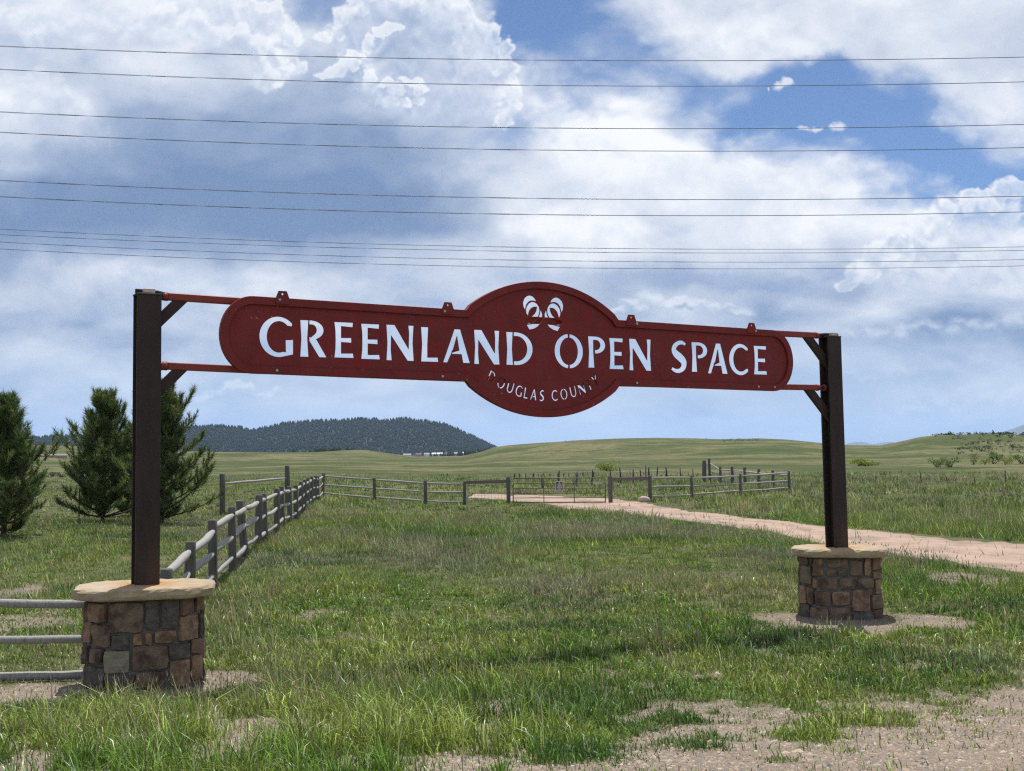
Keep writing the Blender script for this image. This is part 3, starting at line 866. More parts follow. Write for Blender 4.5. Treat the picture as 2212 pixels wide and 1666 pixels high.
def make_stone(quad, tf, m, seed):
    """A rough block: quad = 4 (s, z) corners, tf maps (s, z, out) to the pier; rounded face, sides running into the mortar."""
    rr = random.Random(seed)
    nx, nz = 5, 4
    bm = bmesh.new()
    (a, b, c, d) = quad
    ou = rr.uniform(.022, .042)
    grid = []
    ph = rr.random() * 9
    tilt = rr.uniform(-.012, .012); tilt2 = rr.uniform(-.010, .010)
    for j in range(nz):
        row = []
        for i in range(nx):
            u, v = i / (nx - 1), j / (nz - 1)
            e = min(u, 1 - u, v, 1 - v)
            # pull corners in: rounded outline, uneven edge
            uu = u + (0.5 - u) * (.035 if (j in (0, nz - 1)) and (i in (0, nx - 1)) else .0) + rr.uniform(-.026, .026)
            vv = v + (0.5 - v) * (.035 if (j in (0, nz - 1)) and (i in (0, nx - 1)) else .0) + rr.uniform(-.028, .028)
            p = [(a[k] * (1 - uu) + b[k] * uu) * (1 - vv) + (d[k] * (1 - uu) + c[k] * uu) * vv for k in (0, 1)]
            o = ou * (0.72 if e == 0 else 1.0) + (rr.uniform(-.010, .010) if e else rr.uniform(-.006, .006)) + tilt * (u - .5) * 2 + tilt2 * (v - .5) * 2
            row.append(bm.verts.new(tf(p[0], p[1], o)))
        grid.append(row)
    for j in range(nz - 1):
        for i in range(nx - 1):
            f = bm.faces.new((grid[j][i], grid[j][i + 1], grid[j + 1][i + 1], grid[j + 1][i])); f.smooth = False
    loop = [(0, i) for i in range(nx)] + [(j, nx - 1) for j in range(1, nz)] + [(nz - 1, i) for i in range(nx - 2, -1, -1)] + [(j, 0) for j in range(nz - 2, 0, -1)]
    inner = []
    for (j, i) in loop:
        u, v = i / (nx - 1), j / (nz - 1)
        p = [(a[k] * (1 - u) + b[k] * u) * (1 - v) + (d[k] * (1 - u) + c[k] * u) * v for k in (0, 1)]
        inner.append(bm.verts.new(tf(p[0], p[1], -.05)))
    n = len(loop)
    for k in range(n):
        v0 = grid[loop[k][0]][loop[k][1]]; v1 = grid[loop[(k + 1) % n][0]][loop[(k + 1) % n][1]]
        bm.faces.new((v0, inner[k], inner[(k + 1) % n], v1))
    bmesh.ops.recalc_face_normals(bm, faces=bm.faces)
    return bm_mesh('stone', bm, m)


def octagon(w, d, cut):
    h, g = w / 2, d / 2
    return [(-h + cut, -g), (h - cut, -g), (h, -g + cut), (h, g - cut), (h - cut, g), (-h + cut, g), (-h, g - cut), (-h, -g + cut)]


def make_pier(center, rz, z0, z1_, stones, xl, xr, yt, yb, label):
    t = thing('stone_pier', (center.x, center.y, z0), rz, label, 'stone pier', 'stone piers carrying the sign posts')
    Hh = z1_ - z0
    # mortar core: octagonal prism, set back behind the stone faces
    bm = bmesh.new()
    cut = .4 * PW / 2
    o8 = octagon(PW - .05, PD - .05, cut * .97)
    lo = [bm.verts.new((x, y, -.25)) for x, y in o8]; hi = [bm.verts.new((x, y, Hh - .004)) for x, y in o8]
    for k in range(8): bm.faces.new((lo[k], lo[(k + 1) % 8], hi[(k + 1) % 8], hi[k]))
    bm.faces.new(hi)
    bmesh.ops.subdivide_edges(bm, edges=bm.edges, cuts=3, use_grid_fill=True)
    for v in bm.verts:
        n = Vector((v.co.x, v.co.y, 0)).normalized()
        v.co += n * random.uniform(-.005, .006)
    ob('mortar_core', bm_mesh('mortar_core', bm, M_MORTAR), t)
    h = PW / 2

    def tf_front(s, z, o):
        x = s
        ax = abs(x)
        if ax <= .6 * h: nrm = Vector((x * .25, -1, 0)).normalized()
        else: nrm = Vector((math.copysign(.72, x), -.7, 0)).normalized()
        return Vector((x, yfront(x), z)) + nrm * (o - .012)

    def tf_back(s, z, o):
        p = tf_front(s, z, o); return Vector((-p.x, -p.y, p.z))
    side0 = -PD / 2 + .4 * h * .95

    def tf_side(sign):
        def f(s, z, o): return Vector((sign * (h - .012 + o), s * sign, z))
        return f
    xc, hw = (xl + xr) / 2, (xr - xl) / 2
    sid = int(center.x * 100)
    for k, (x0, y0, x1, y1, c) in enumerate(stones):
        def mp(x, y): return (max(-1, min(1, (x - xc) / hw)) * h, Hh * (yb - y) / (yb - yt))
        j = random.Random(sid + k)
        w = lambda q: j.uniform(-q, q)
        quad = [mp(x0 + w(8), y1 + w(9)), mp(x1 + w(8), y1 + w(9)), mp(x1 + w(8), y0 + w(9)), mp(x0 + w(8), y0 + w(9))]
        ob('stone', make_stone(quad, tf_front, STONES[c], sid * 7 + k), t)
        if True:
            ob('stone', make_stone(quad, tf_back, STONES[c], sid * 7 + k + 500), t)
    # flank courses
    rr = random.Random(sid)
    for sg in (-1, 1):
        z = .02
        while z < Hh - .08:
            hh = min(rr.uniform(.13, .24), Hh - .02 - z)
            s = side0 + .02
            while s < -side0 - .05:
                ww = min(rr.uniform(.16, .34), -side0 - .02 - s)
                if -side0 - (s + ww) < .1: ww = -side0 - .02 - s
                q = [(s + .012, z + .012), (s + ww - .012, z + .012), (s + ww - .012, z + hh - .012), (s + .012, z + hh - .012)]
                ob('stone', make_stone(q if sg > 0 else [q[1], q[0], q[3], q[2]], tf_side(sg), STONES[rr.choice(['tan', 'brown', 'red', 'dark', 'tan', 'brown'])], rr.randint(0, 9999)), t)
                s += ww
            z += hh
    # cap: flagstone with chipped, rounded edge
    bm = bmesh.new()
    cw, cd, th = 1.32, .96, .105
    o8 = octagon(cw, cd, .235)
    pts = []
    for k in range(8):
        a, b = Vector(o8[k]), Vector(o8[(k + 1) % 8])
        m = max(2, int((b - a).length / .055))
        pts += [a.lerp(b, i / m) for i in range(m)]
    n = len(pts)
    rnd = random.Random(sid + 3)
    sm = []
    for k in range(n):                       # round the corners a little and chip the edge
        p = (pts[k - 1] + pts[k] * 2 + pts[(k + 1) % n]) / 4
        sm.append(p)
    rings = []
    for (zz, ins, jit) in ((0, .018, .006), (.012, .004, .008), (.04, -.004, .009), (.075, .0, .008), (.094, .010, .011), (th, .030, .010)):
        ring = []
        for k in range(n):
            p = sm[k]; q = p.normalized()
            big = (vnoise(np.array(k * .45 + sid), np.array(zz * 30))[()] - .5) * .022
            p2 = p - q * (ins + rnd.uniform(-jit, jit) * .5 + float(big))
            ring.append(bm.verts.new((p2.x, p2.y, Hh + zz + (rnd.uniform(-.004, .004) if zz else 0))))
        rings.append(ring)
    for a, b in zip(rings, rings[1:]):
        for k in range(n):
            f = bm.faces.new((a[k], a[(k + 1) % n], b[(k + 1) % n], b[k]))
    prev = rings[-1]
    for sc in (.8, .55, .3):
        ring = [bm.verts.new((v.co.x * sc, v.co.y * sc, Hh + th + rnd.uniform(-.004, .004))) for v in rings[-1]]
        for k in range(n): bm.faces.new((prev[k], prev[(k + 1) % n], ring[(k + 1) % n], ring[k]))
        prev = ring
    bm.faces.new(prev); bm.faces.new(list(reversed(rings[0])))
    me = bm_mesh('cap', bm, None)
    # rust washed out of the post foot: a stain on the cap
    m = M_CAP.copy(); m.name = 'buff_flagstone'
    nt = m.node_tree; N = nt.nodes.new; L = nt.links.new
    tc = [x for x in nt.nodes if x.type == 'TEX_COORD'][0]
    pr = nt.nodes['Principled BSDF']
    src = pr.inputs['Base Color'].links[0].from_socket
    sx = N('ShaderNodeSeparateXYZ'); L(tc.outputs['Object'], sx.inputs[0])
    cb = N('ShaderNodeCombineXYZ'); L(sx.outputs[0], cb.inputs[0]); L(sx.outputs[1], cb.inputs[1])
    ln = N('ShaderNodeVectorMath'); ln.operation = 'LENGTH'; L(cb.outputs[0], ln.inputs[0])
    nz = N('ShaderNodeTexNoise'); nz.inputs['Scale'].default_value = 4; nz.inputs['Detail'].default_value = 5; L(tc.outputs['Object'], nz.inputs['Vector'])
    ad = N('ShaderNodeMath'); ad.operation = 'MULTIPLY_ADD'; L(nz.outputs[0], ad.inputs[0]); ad.inputs[1].default_value = .5; L(ln.outputs['Value'], ad.inputs[2])
    mr = N('ShaderNodeMapRange'); L(ad.outputs[0], mr.inputs[0]); mr.inputs[1].default_value = .36; mr.inputs[2].default_value = .70; mr.inputs[3].default_value = .75; mr.inputs[4].default_value = 0
    mx = N('ShaderNodeMix'); mx.data_type = 'RGBA'; L(mr.outputs[0], mx.inputs[0]); L(src, mx.inputs[6]); mx.inputs[7].default_value = (.44, .215, .075, 1)
    L(mx.outputs[2], pr.inputs['Base Color'])
    me.materials.append(m)
    ob('cap', me, t)
    return t


STL = [(272, 470, 495, 690, 'tan'), (222, 460, 260, 685, 'brown'), (530, 468, 935, 812, 'brown'), (968, 462, 1128, 788, 'dark'), (1170, 455, 1355, 775, 'dark'), (1405, 440, 1565, 648, 'red'),
       (1592, 430, 1665, 605, 'tan'), (212, 705, 302, 935, 'tan'), (325, 715, 548, 970, 'brown'), (570, 850, 770, 1000, 'dark'), (828, 835, 925, 958, 'orange'), (968, 828, 1052, 955, 'orange'),
       (1085, 815, 1335, 948, 'tan'), (1388, 655, 1605, 935, 'tan'), (205, 985, 255, 1180, 'dark'), (278, 1000, 450, 1160, 'brown'), (478, 1020, 770, 1268, 'buff'), (815, 975, 1240, 1250, 'brown'),
       (1265, 970, 1505, 1150, 'dark'), (1530, 940, 1665, 1115, 'red'), (215, 1210, 465, 1495, 'dark'), (490, 1290, 830, 1500, 'dark'), (860, 1280, 1195, 1500, 'brown'), (1275, 1165, 1500, 1460, 'tan'),
       (1540, 1135, 1660, 1420, 'tan'), (1628, 650, 1668, 915, 'dark')]
STR = [(422, 390, 560, 505, 'red'), (585, 395, 625, 520, 'dark'), (650, 405, 790, 655, 'tan'), (860, 400, 1172, 535, 'brown'), (1215, 415, 1388, 645, 'brown'), (1430, 395, 1535, 650, 'tan'), (1562, 390, 1682, 565, 'tan'),
       (425, 535, 615, 795, 'brown'), (842, 575, 1002, 668, 'red'), (1038, 575, 1167, 652, 'dark'), (1570, 590, 1682, 700, 'tan'), (640, 695, 708, 855, 'tan'), (735, 692, 1003, 862, 'red'),
       (1050, 688, 1280, 855, 'brown'), (1325, 690, 1560, 835, 'brown'), (1590, 725, 1684, 940, 'tan'), (420, 830, 512, 1108, 'tan'), (532, 855, 630, 1095, 'red'), (658, 900, 895, 1112, 'red'),
       (922, 900, 1190, 1105, 'tan'), (1232, 875, 1505, 1190, 'tan'), (1540, 962, 1686, 1168, 'brown'), (428, 1130, 555, 1365, 'dark'), (580, 1155, 850, 1368, 'brown'), (882, 1150, 1218, 1368, 'brown'),
       (1245, 1215, 1540, 1375, 'dark'), (1562, 1190, 1688, 1372, 'brown')]
CAP_ZL = at_depth(313, 1262, D_L).z
CAP_ZR = at_depth(1808, 1182, D_L * 1.372).z
CTR_L = at_depth(314, 1262, D_L); CTR_R = at_depth(1812, 1182, D_L * 1.372)
ZB_L, ZB_R = -0.02, at_depth(1815, 1346, D_L * 1.372 - .4).z
make_pier(CTR_L, .24, ZB_L, CAP_ZL - .105, STL, 205, 1668, 435, 1505, 'larger nearer stone pier under the left post, with a pale buff block in its face')
PIER_R = make_pier(CTR_R, -.24, ZB_R, CAP_ZR - .105, STR, 415, 1690, 372, 1375, 'smaller stone pier under the right post beside the gravel track')


PIER_R.scale = (.95, 1, 1)


# ------------------------------------------------------------------ steel posts
def make_post(base, ztop, side, lean, label):
    """Wide-flange column, flange facing the road. side = +1: the sign is to its right."""
    t = thing('steel_post', (base.x, base.y, base.z), 0, label, 'steel post', 'steel posts holding the sign')
    t.rotation_mode = 'QUATERNION'
    q = SIGN_ROT.to_quaternion() @ Quaternion((1, 0, 0), -PI / 2)     # x along the sign, y away from the road, z up
    t.rotation_quaternion = Quaternion((0, 1, 0), lean) @ q
    Hh = ztop - base.z
    fw, dp, tf_, tw = .236, .185, .022, .022
    h, g = fw / 2, dp / 2
    prof = [(-h, -g), (h, -g), (h, -g + tf_), (tw, -g + tf_), (tw, g - tf_), (h, g - tf_), (h, g), (-h, g), (-h, g - tf_), (-tw, g - tf_), (-tw, -g + tf_), (-h, -g + tf_)]
    bm = bmesh.new()
    for z0_, z1b in ((-.03, Hh),):
        lo = [bm.verts.new((x, y, z0_)) for x, y in prof]; hi = [bm.verts.new((x, y, z1b)) for x, y in prof]
        for k in range(12): bm.faces.new((lo[k], lo[(k + 1) % 12], hi[(k + 1) % 12], hi[k]))
        bm.faces.new(hi); bm.faces.new(list(reversed(lo)))
    ob('column', bm_mesh('column', bm, M_STEEL), t)
    bm = bmesh.new()
    box_bm(bm, (-h - .006, -g - .006, Hh + .001), (h + .006, g + .006, Hh + .019), bevel=.004)
    ob('top_plate', bm_mesh('top_plate', bm, M_STEEL), t)
    return t, Hh


zL = at_depth(313, 640, D_L).z; zR = at_depth(1790, 730, D_L * 1.372).z
bL = Vector((CTR_L.x, CTR_L.y, CAP_ZL)); bR = Vector((at_depth(1808, 1182, D_L * 1.372).x, PR.y, CAP_ZR))
POST_L, HL = make_post(bL, zL, 1, 0.0, 'taller nearer dark rusty steel post rising from the left pier')
POST_R, HR = make_post(bR, zR, -1, -0.012, 'dark rusty steel post on the right pier, between field and track')


def sign_obj(name, bm, m, parent, smooth=False):
    """bm in (along, height, out) coordinates of the sign."""
    bmesh.ops.transform(bm, matrix=SIGN_MTX, verts=bm.verts)
    me = bm_mesh(name, bm, m, smooth)
    o = ob(name, me, parent)
    return o


def to_parent(o, parent):
    bpy.context.view_layer.update()
    o.parent = parent
    o.matrix_parent_inverse = parent.matrix_world.inverted()


# heights of the two red tubes
tubeT_l = uv(362, 641, 0); tubeT_r = uv(1760, 724.7, 0); tubeB_l = uv(368, 791, 0); tubeB_r = uv(1764, 837.5, 0)
VT = (tubeT_l[1] + tubeT_r[1]) / 2; VB = (tubeB_l[1] + tubeB_r[1]) / 2
U0, U1 = tubeT_l[0], tubeT_r[0]
TH = .037
uL = 0.0; uR = (bR - PL).dot(E_U)


def fit(vl, vr, u):  # the beam hangs a touch lower at one end
    f = (u - U0) / (U1 - U0)
    return vl + (vr - vl) * f - .018 * 4 * max(0, f * (1 - f))


def vt(u): return fit(tubeT_l[1], tubeT_r[1], u)
def vb(u):
    f = (u - U0) / (U1 - U0)
    return fit(tubeB_l[1], tubeB_r[1], u) - .012 * 4 * max(0, f * (1 - f))


# iron fittings on each post
for post, up, sg, Hh in ((POST_L, uL, 1, zL), (POST_R, uR, -1, zR)):
    ue = U0 if sg > 0 else U1
    bm = bmesh.new()
    zt = vt(ue) - .004
    tube_pts(bm, [Vector((up - sg * .118, zt + (Hh + .045 - zt) * 1.0, 0)), Vector((up + sg * .10, Hh + .042, 0)), Vector((ue + sg * .06, zt, 0))], .024, 12)
    o = sign_obj('threaded_rod', bm, M_IRON, None); to_parent(o, post)
    bm = bmesh.new()
    box_bm(bm, (up - .055, Hh + .021, -.075), (up + .06, Hh + .072, .075), bevel=.008)
    o = sign_obj('clamp_plate', bm, M_LIGHTSTRAP, None); to_parent(o, post)
    bm = bmesh.new()
    zb_ = vb(ue)
    tube_pts(bm, [Vector((up, zb_, 0)), Vector((ue + sg * .06, zb_, 0))], .022, 12)
    o = sign_obj('threaded_rod', bm, M_IRON, None); to_parent(o, post)
    bm = bmesh.new()
    tube_pts(bm, [Vector((up + sg * .121, zb_, 0)), Vector((up + sg * .155, zb_, 0))], .046, 6)
    o = sign_obj('lock_nut', bm, M_RED2, None); to_parent(o, post)
    for vv in (vt(ue) - TH, vb(ue) - TH):
        bm = bmesh.new()
        a0, a1 = ue + sg * .05, ue + sg * .20      # where the brace meets the tube
        b = up + sg * .02
        drop = abs(a0 - b) * 1.02
        dropo = abs(a1 - b) * 1.02
        vs = []
        for w in (-.028, .028):
            vs.append([bm.verts.new((x, y, w)) for x, y in ((a0, vv - .001), (a1, vv - .001), (b, vv - dropo), (b, vv - drop))])
        for k in range(4): bm.faces.new((vs[0][k], vs[0][(k + 1) % 4], vs[1][(k + 1) % 4], vs[1][k]))
        bm.faces.new(vs[1]); bm.faces.new(list(reversed(vs[0])))
        o = sign_obj('brace', bm, M_STEEL, None); to_parent(o, post)


# ------------------------------------------------------------------ the sign
SIGN = thing('entrance_sign', (PL.x, PL.y, 0), 0, 'long dark red steel sign with cut-out letters GREENLAND OPEN SPACE', 'entrance sign')


def avg(*a): return sum(a) / len(a)


bt = [uv(*z1(340, 177)), uv(*z1(1755, 268)), uv(*z2(1035, 277)), uv(*z2(1790, 322))]
bb_ = [uv(*z1(310, 712)), uv(*z1(1815, 775)), uv(*z2(945, 637)), uv(*z2(1820, 655))]
fitT = np.polyfit([p[0] for p in bt], [p[1] for p in bt], 1)
fitB = np.polyfit([p[0] for p in bb_], [p[1] for p in bb_], 1)
u_le = uv(*z1(85, 440))[0]; u_re = uv(*z2(1900, 490))[0]
u_a = uv(*z1(330, 177))[0]; u_b = uv(*z2(1795, 322))[0]
dTop = uv(*z2(520, 57)); dBot = uv(*z2(530, 803))
jTL, jTR, jBL, jBR = uv(*z1(1835, 270)), uv(*z2(932, 262)), uv(*z1(1815, 775)), uv(*z2(945, 637))
UC = avg(jTL[0], jTR[0], jBL[0], jBR[0])
HJ = avg(abs(jTL[0] - UC), abs(jTR[0] - UC), abs(jBL[0] - UC), abs(jBR[0] - UC))


def shear(u, v):
    """The bar rides on its (slightly tilted) centre line: local height v about it."""
    s = (fitT[0] + fitB[0]) / 2
    c = (np.polyval(fitT, UC) + np.polyval(fitB, UC)) / 2
    return (u, c + s * (u - UC) + v)


HB = (np.polyval(fitT, UC) - np.polyval(fitB, UC)) / 2      # half height of the bar
CV = (np.polyval(fitT, UC) + np.polyval(fitB, UC)) / 2
SL = (fitT[0] + fitB[0]) / 2
AT = dTop[1] - CV - SL * (dTop[0] - UC); AB = CV + SL * (dBot[0] - UC) - dBot[1]


def arc_between(h, v0, apex, n, sgn):
    """Circular arc from (-h, v0) over (0, apex) to (h, v0)."""
    s = apex - v0
    R = (h * h + s * s) / (2 * s)
    c = apex - R
    a = math.atan2(v0 - c, h)
    th = np.linspace(PI - a, a, n)
    return [(R * math.cos(x), c + R * math.sin(x)) for x in th]


def outline(d):
    """Outline of the sign inset by d, in (u - UC, local v)."""
    hb = HB - d
    ul, ur = u_le - UC + d, u_re - UC - d
    ea = (u_a - u_le) * .5 + (u_re - u_b) * .5
    ea = max(.05, ea - d)
    hj = HJ - d * .45
    pts = []
    # top: left to right
    for k in range(13):
        t = PI - (PI / 2) * k / 12
        pts.append((ul + ea + ea * math.cos(t), hb * math.sin(t)))
    apexT = AT - d
    up = arc_between(hj - .055, hb + .065, apexT, 40, 1)
    pts += [(-hj, hb)] + up + [(hj, hb)]
    for k in range(13):
        t = PI / 2 - (PI / 2) * k / 12
        pts.append((ur - ea + ea * math.cos(t), hb * math.sin(t)))
    for k in range(1, 13):
        t = 0 - (PI / 2) * k / 12
        pts.append((ur - ea + ea * math.cos(t), hb * math.sin(t)))
    dn = arc_between(hj - .055, hb + .065, AB - d, 40, 1)
    pts += [(hj, -hb)] + [(x, -y) for x, y in reversed(dn)] + [(-hj, -hb)]
    for k in range(0, 12):
        t = -PI / 2 - (PI / 2) * k / 12
        pts.append((ul + ea + ea * math.cos(t), hb * math.sin(t)))
    return pts


def plate(name, outer, holes, z0, z1_, m, parent, bevel=0.0):
    """Flat plate in sign coordinates with holes, from z0 to z1 out of the sign plane."""
    cu = bpy.data.curves.new(name, 'CURVE')
    cu.dimensions = '2D'; cu.fill_mode = 'BOTH'
    cu.extrude = (z1_ - z0) / 2 - bevel
    cu.bevel_depth = bevel; cu.bevel_resolution = 0
    for pts in [outer] + holes:
        s = cu.splines.new('POLY'); s.points.add(len(pts) - 1); s.use_cyclic_u = True
        for p, q in zip(s.points, pts): p.co = (q[0], q[1], 0, 1)
    o = bpy.data.objects.new(name, cu); COL.objects.link(o)
    bpy.context.view_layer.update()
    dg = bpy.context.evaluated_depsgraph_get()
    me = bpy.data.meshes.new_from_object(o.evaluated_get(dg))
    bpy.data.objects.remove(o); bpy.data.curves.remove(cu)
    me.name = name
    me.transform(SIGN_MTX @ Matrix.Translation((0, 0, (z0 + z1_) / 2)))
    me.transform(Matrix.Translation(-Vector((PL.x, PL.y, 0))))
    me.materials.clear(); me.materials.append(m)
    return ob(name, me, parent)


def L2(p): return shear(UC + p[0], p[1])


# letters: closed outlines in a box of height 1; w = stem width, t = arm thickness
def ell_pts(cx, cy, rx, ry, a0, a1, n=18):
    return [(cx + rx * math.cos(math.radians(a0 + (a1 - a0) * k / (n - 1))), cy + ry * math.sin(math.radians(a0 + (a1 - a0) * k / (n - 1)))) for k in range(n)]


def glyph(ch, W, w, t):
    fl = .030
    if ch == 'E':
        return [[(0, 0), (fl, .25), (fl * 1.2, .5), (fl, .75), (0, 1), (W * .97, 1.0), (W * .95, 1 - t), (w, 1 - t * .85), (w, .5 + t * .45), (W * .88, .5 + t * .5), (W * .88, .5 - t * .55), (w, .5 - t * .45), (w, t * .9), (W * .97, t), (W, 0)]]
    if ch == 'L':
        return [[(0, 0), (fl, .5), (0, 1), (w + fl, 1), (w, .5), (w, t * .9), (W * .97, t), (W, 0)]]
    if ch == 'N':
        return [[(0, 0), (fl, .5), (0, 1), (w * 1.25, 1), (W - w * .78, .33), (W - w * .72, .8), (W - w * .82, 1), (W, 1), (W - fl, .5), (W, 0), (W - w * .95, 0), (w * .72, .70), (w * .68, .3), (w * .80, 0)]]
    if ch == 'A':
        ax = W * .52
        return [[(0, 0), (ax - w * .42, 1), (ax + w * .55, 1), (W, 0), (W - w * 1.12, 0), (W - w * 1.12 - .045 * W / .7, .26), (W * .30, .26), (W * .335, .26 + t * .85), (W - w * 1.12 - .10 * W / .7, .26 + t * .85),
                 (ax - w * .02, .80), (w * .95 + W * .115, .31 - .02), (w * .66, 0)]]
    if ch == 'P':
        hb = .52
        o = [(0, 0), (fl, .5), (0, 1), (W * .45, 1.0)] + ell_pts(W * .45, 1 - .27, W * .55, .27, 88, -90, 14)[0:] 
        o += [(w * 1.25, 1 - .54), (w * 1.25, 1 - .54 + t * .95)] + ell_pts(W * .45, 1 - .27, W * .55 - w * .98, .27 - t * .85, -90, 88, 12) + [(w, 1 - t * .85), (w, .5), (w + fl, 0)]
        return [o]
    if ch == 'R':
        stem = [(0, 0), (fl, .5), (0, 1), (w + fl, 1), (w, .5), (w + fl, 0)]
        g = w + .055
        bowl = [(g, 1)] + [(W * .42, 1.0)] + ell_pts(W * .42, 1 - .26, W * .47, .26, 88, -60, 12) + [(W * .60, .50), (W, 0), (W - w * 1.05, 0.0), (g, .44), (g, .44 + t * .9), (W * .40, .53)] + ell_pts(W * .42, 1 - .26, W * .47 - w, .26 - t * .85, -55, 88, 10) + [(g, 1 - t * .85)]
        return [stem, bowl]
    if ch == 'D':
        stem = [(0, 0), (fl, .5), (0, 1), (w + fl, 1), (w, .5), (w + fl, 0)]
        g = w + .058
        cx = W * .38
        bowl = [(g, 1), (cx, 1)] + ell_pts(cx, .5, W - cx, .5, 88, -88, 24) + [(cx, 0), (g, 0), (g, t * .9)] + ell_pts(cx, .5, W - cx - w, .5 - t * .9, -88, 88, 22) + [(g, 1 - t * .9)]
        return [stem, bowl]
    if ch == 'O':
        rx = W / 2; gap = 3.2
        out = []
        for a0, a1 in ((90 + gap, 270 - gap), (270 + gap, 450 - gap)):
            out.append(ell_pts(rx, .5, rx, .515, a0, a1, 26) + ell_pts(rx, .5, rx - w * .95, .515 - t * .8, a1, a0, 26))
        return out
    if ch == 'C':
        rx = W * .58
        o = ell_pts(rx, .5, rx, .515, 47, 313, 34)
        i = ell_pts(rx + w * .10, .5, rx - w * .85, .515 - t * .95, 308, 52, 30)
        return [o[:1] + o[1:] + [(W * .97, .20)] + i + [(W * .97, .80)]]
    if ch == 'G':
        rx = W * .56
        o = ell_pts(rx, .5, rx, .52, 42, 288, 34)
        i = ell_pts(rx + w * .08, .5, rx - w * .92, .52 - t * .9, 290, 48, 30)
        return [o + [(W, .06), (W, .43), (W - w * 1.02, .42), (W - w * .98, .105)] + i + [(W * .955, .78)]]
    if ch == 'S':
        c = [(.93, .90), (.72, .965), (.48, .945), (.25, .84), (.20, .70), (.33, .585), (.60, .465), (.80, .33), (.77, .16), (.56, .05), (.30, .035), (.04, .11)]
        wd = [t * .35, t * .48, t * .55, w * .42, w * .52, w * .62, w * .66, w * .60, w * .50, t * .55, t * .50, t * .40]
        # smooth the centre line
        cs = np.array([(x * W, y) for x, y in c]); k = np.linspace(0, len(c) - 1, 40)
        def cat(P, q):
            i = np.clip(np.floor(q).astype(int), 0, len(P) - 2); f = (q - i)[:, None]
            p0, p1, p2, p3 = P[np.maximum(i - 1, 0)], P[i], P[i + 1], P[np.minimum(i + 2, len(P) - 1)]
            return .5 * (2 * p1 + (p2 - p0) * f + (2 * p0 - 5 * p1 + 4 * p2 - p3) * f ** 2 + (3 * p1 - p0 - 3 * p2 + p3) * f ** 3)
        q = cat(cs, k); wq = np.interp(k, np.arange(len(wd)), wd)
        d = np.gradient(q, axis=0); nn = np.stack([-d[:, 1], d[:, 0]], 1); nn /= np.linalg.norm(nn, axis=1)[:, None]
        a = q + nn * wq[:, None]; b = q - nn * wq[:, None]
        return [[tuple(p) for p in a] + [tuple(p) for p in b[::-1]]]
    if ch == 'U':
        rx = W / 2
        return [[(0, 1), (0, .42)] + ell_pts(rx, .42, rx, .43, 180, 360, 18) + [(W, 1), (W - w * .8, 1)] + ell_pts(rx, .42, rx - w * .9, .43 - t * .9, 360, 180, 16) + [(w, .42), (w, 1)]]
    if ch == 'T':
        c = W / 2
        return [[(c - w / 2, 0), (c - w / 2, 1 - t), (0, 1 - t), (0, 1), (W, 1), (W, 1 - t), (c + w / 2, 1 - t), (c + w / 2, 0)]]
    if ch == 'Y':
        c = W / 2
        return [[(c - w / 2, 0), (c - w / 2, .45), (0, 1), (w * 1.1, 1), (c, .58), (W - w * .95, 1), (W, 1), (c + w / 2, .45), (c + w / 2, 0)]]


holes = []
BIG = [('G', z1, 365, 605, 322, 597), ('R', z1, 655, 842, 345, 603), ('E', z1, 897, 1034, 358, 608), ('E', z1, 1087, 1220, 370, 618), ('N', z1, 1266, 1460, 378, 628), ('L', z1, 1512, 1634, 393, 636),
       ('A', z1, 1668, 1858, 407, 643), ('N', z1, 1888, 2068, 414, 654), ('D', z2, 323, 470, 335, 515), ('O', z2, 590, 748, 347, 530), ('P', z2, 776, 872, 358, 530), ('E', z2, 893, 972, 367, 537),
       ('N', z2, 1003, 1124, 372, 545), ('S', z2, 1234, 1322, 384, 553), ('P', z2, 1348, 1437, 390, 553), ('A', z2, 1437, 1547, 396, 562), ('C', z2, 1555, 1664, 400, 568), ('E', z2, 1692, 1765, 410, 567)]
for ch, zf, x0, x1, yt, yb in BIG:
    ym = (yt + yb) / 2
    ua = uv(*zf(x0, ym))[0]; ub = uv(*zf(x1, ym))[0]
    um = (ua + ub) / 2
    xm = (x0 + x1) / 2
    v1 = uv(*zf(xm, yt))[1]; v0 = uv(*zf(xm, yb))[1]
    hgt = v1 - v0
    Wd = (ub - ua) / hgt
    for poly in glyph(ch, Wd, .205 if ch != 'G' else .20, .125):
        holes.append([(ua + x * hgt, v0 + y * hgt) for x, y in poly])

# county name on an arc, thin stencil strokes
cpts = [('D', 226, 1132), ('O', 334, 1202), ('U', 430, 1265), ('G', 530, 1302), ('L', 612, 1320), ('A', 697, 1338), ('S', 790, 1342), ('C', 933, 1338), ('O', 1037, 1327), ('U', 1142, 1305), ('N', 1240, 1276), ('T', 1325, 1230), ('Y', 1390, 1180)]
CW = {'D': .78, 'O': .86, 'U': .74, 'G': .80, 'L': .50, 'A': .76, 'S': .56, 'C': .76, 'N': .80, 'T': .62, 'Y': .66}
ctr = [uv(*z7(x, y)) for _, x, y in cpts]
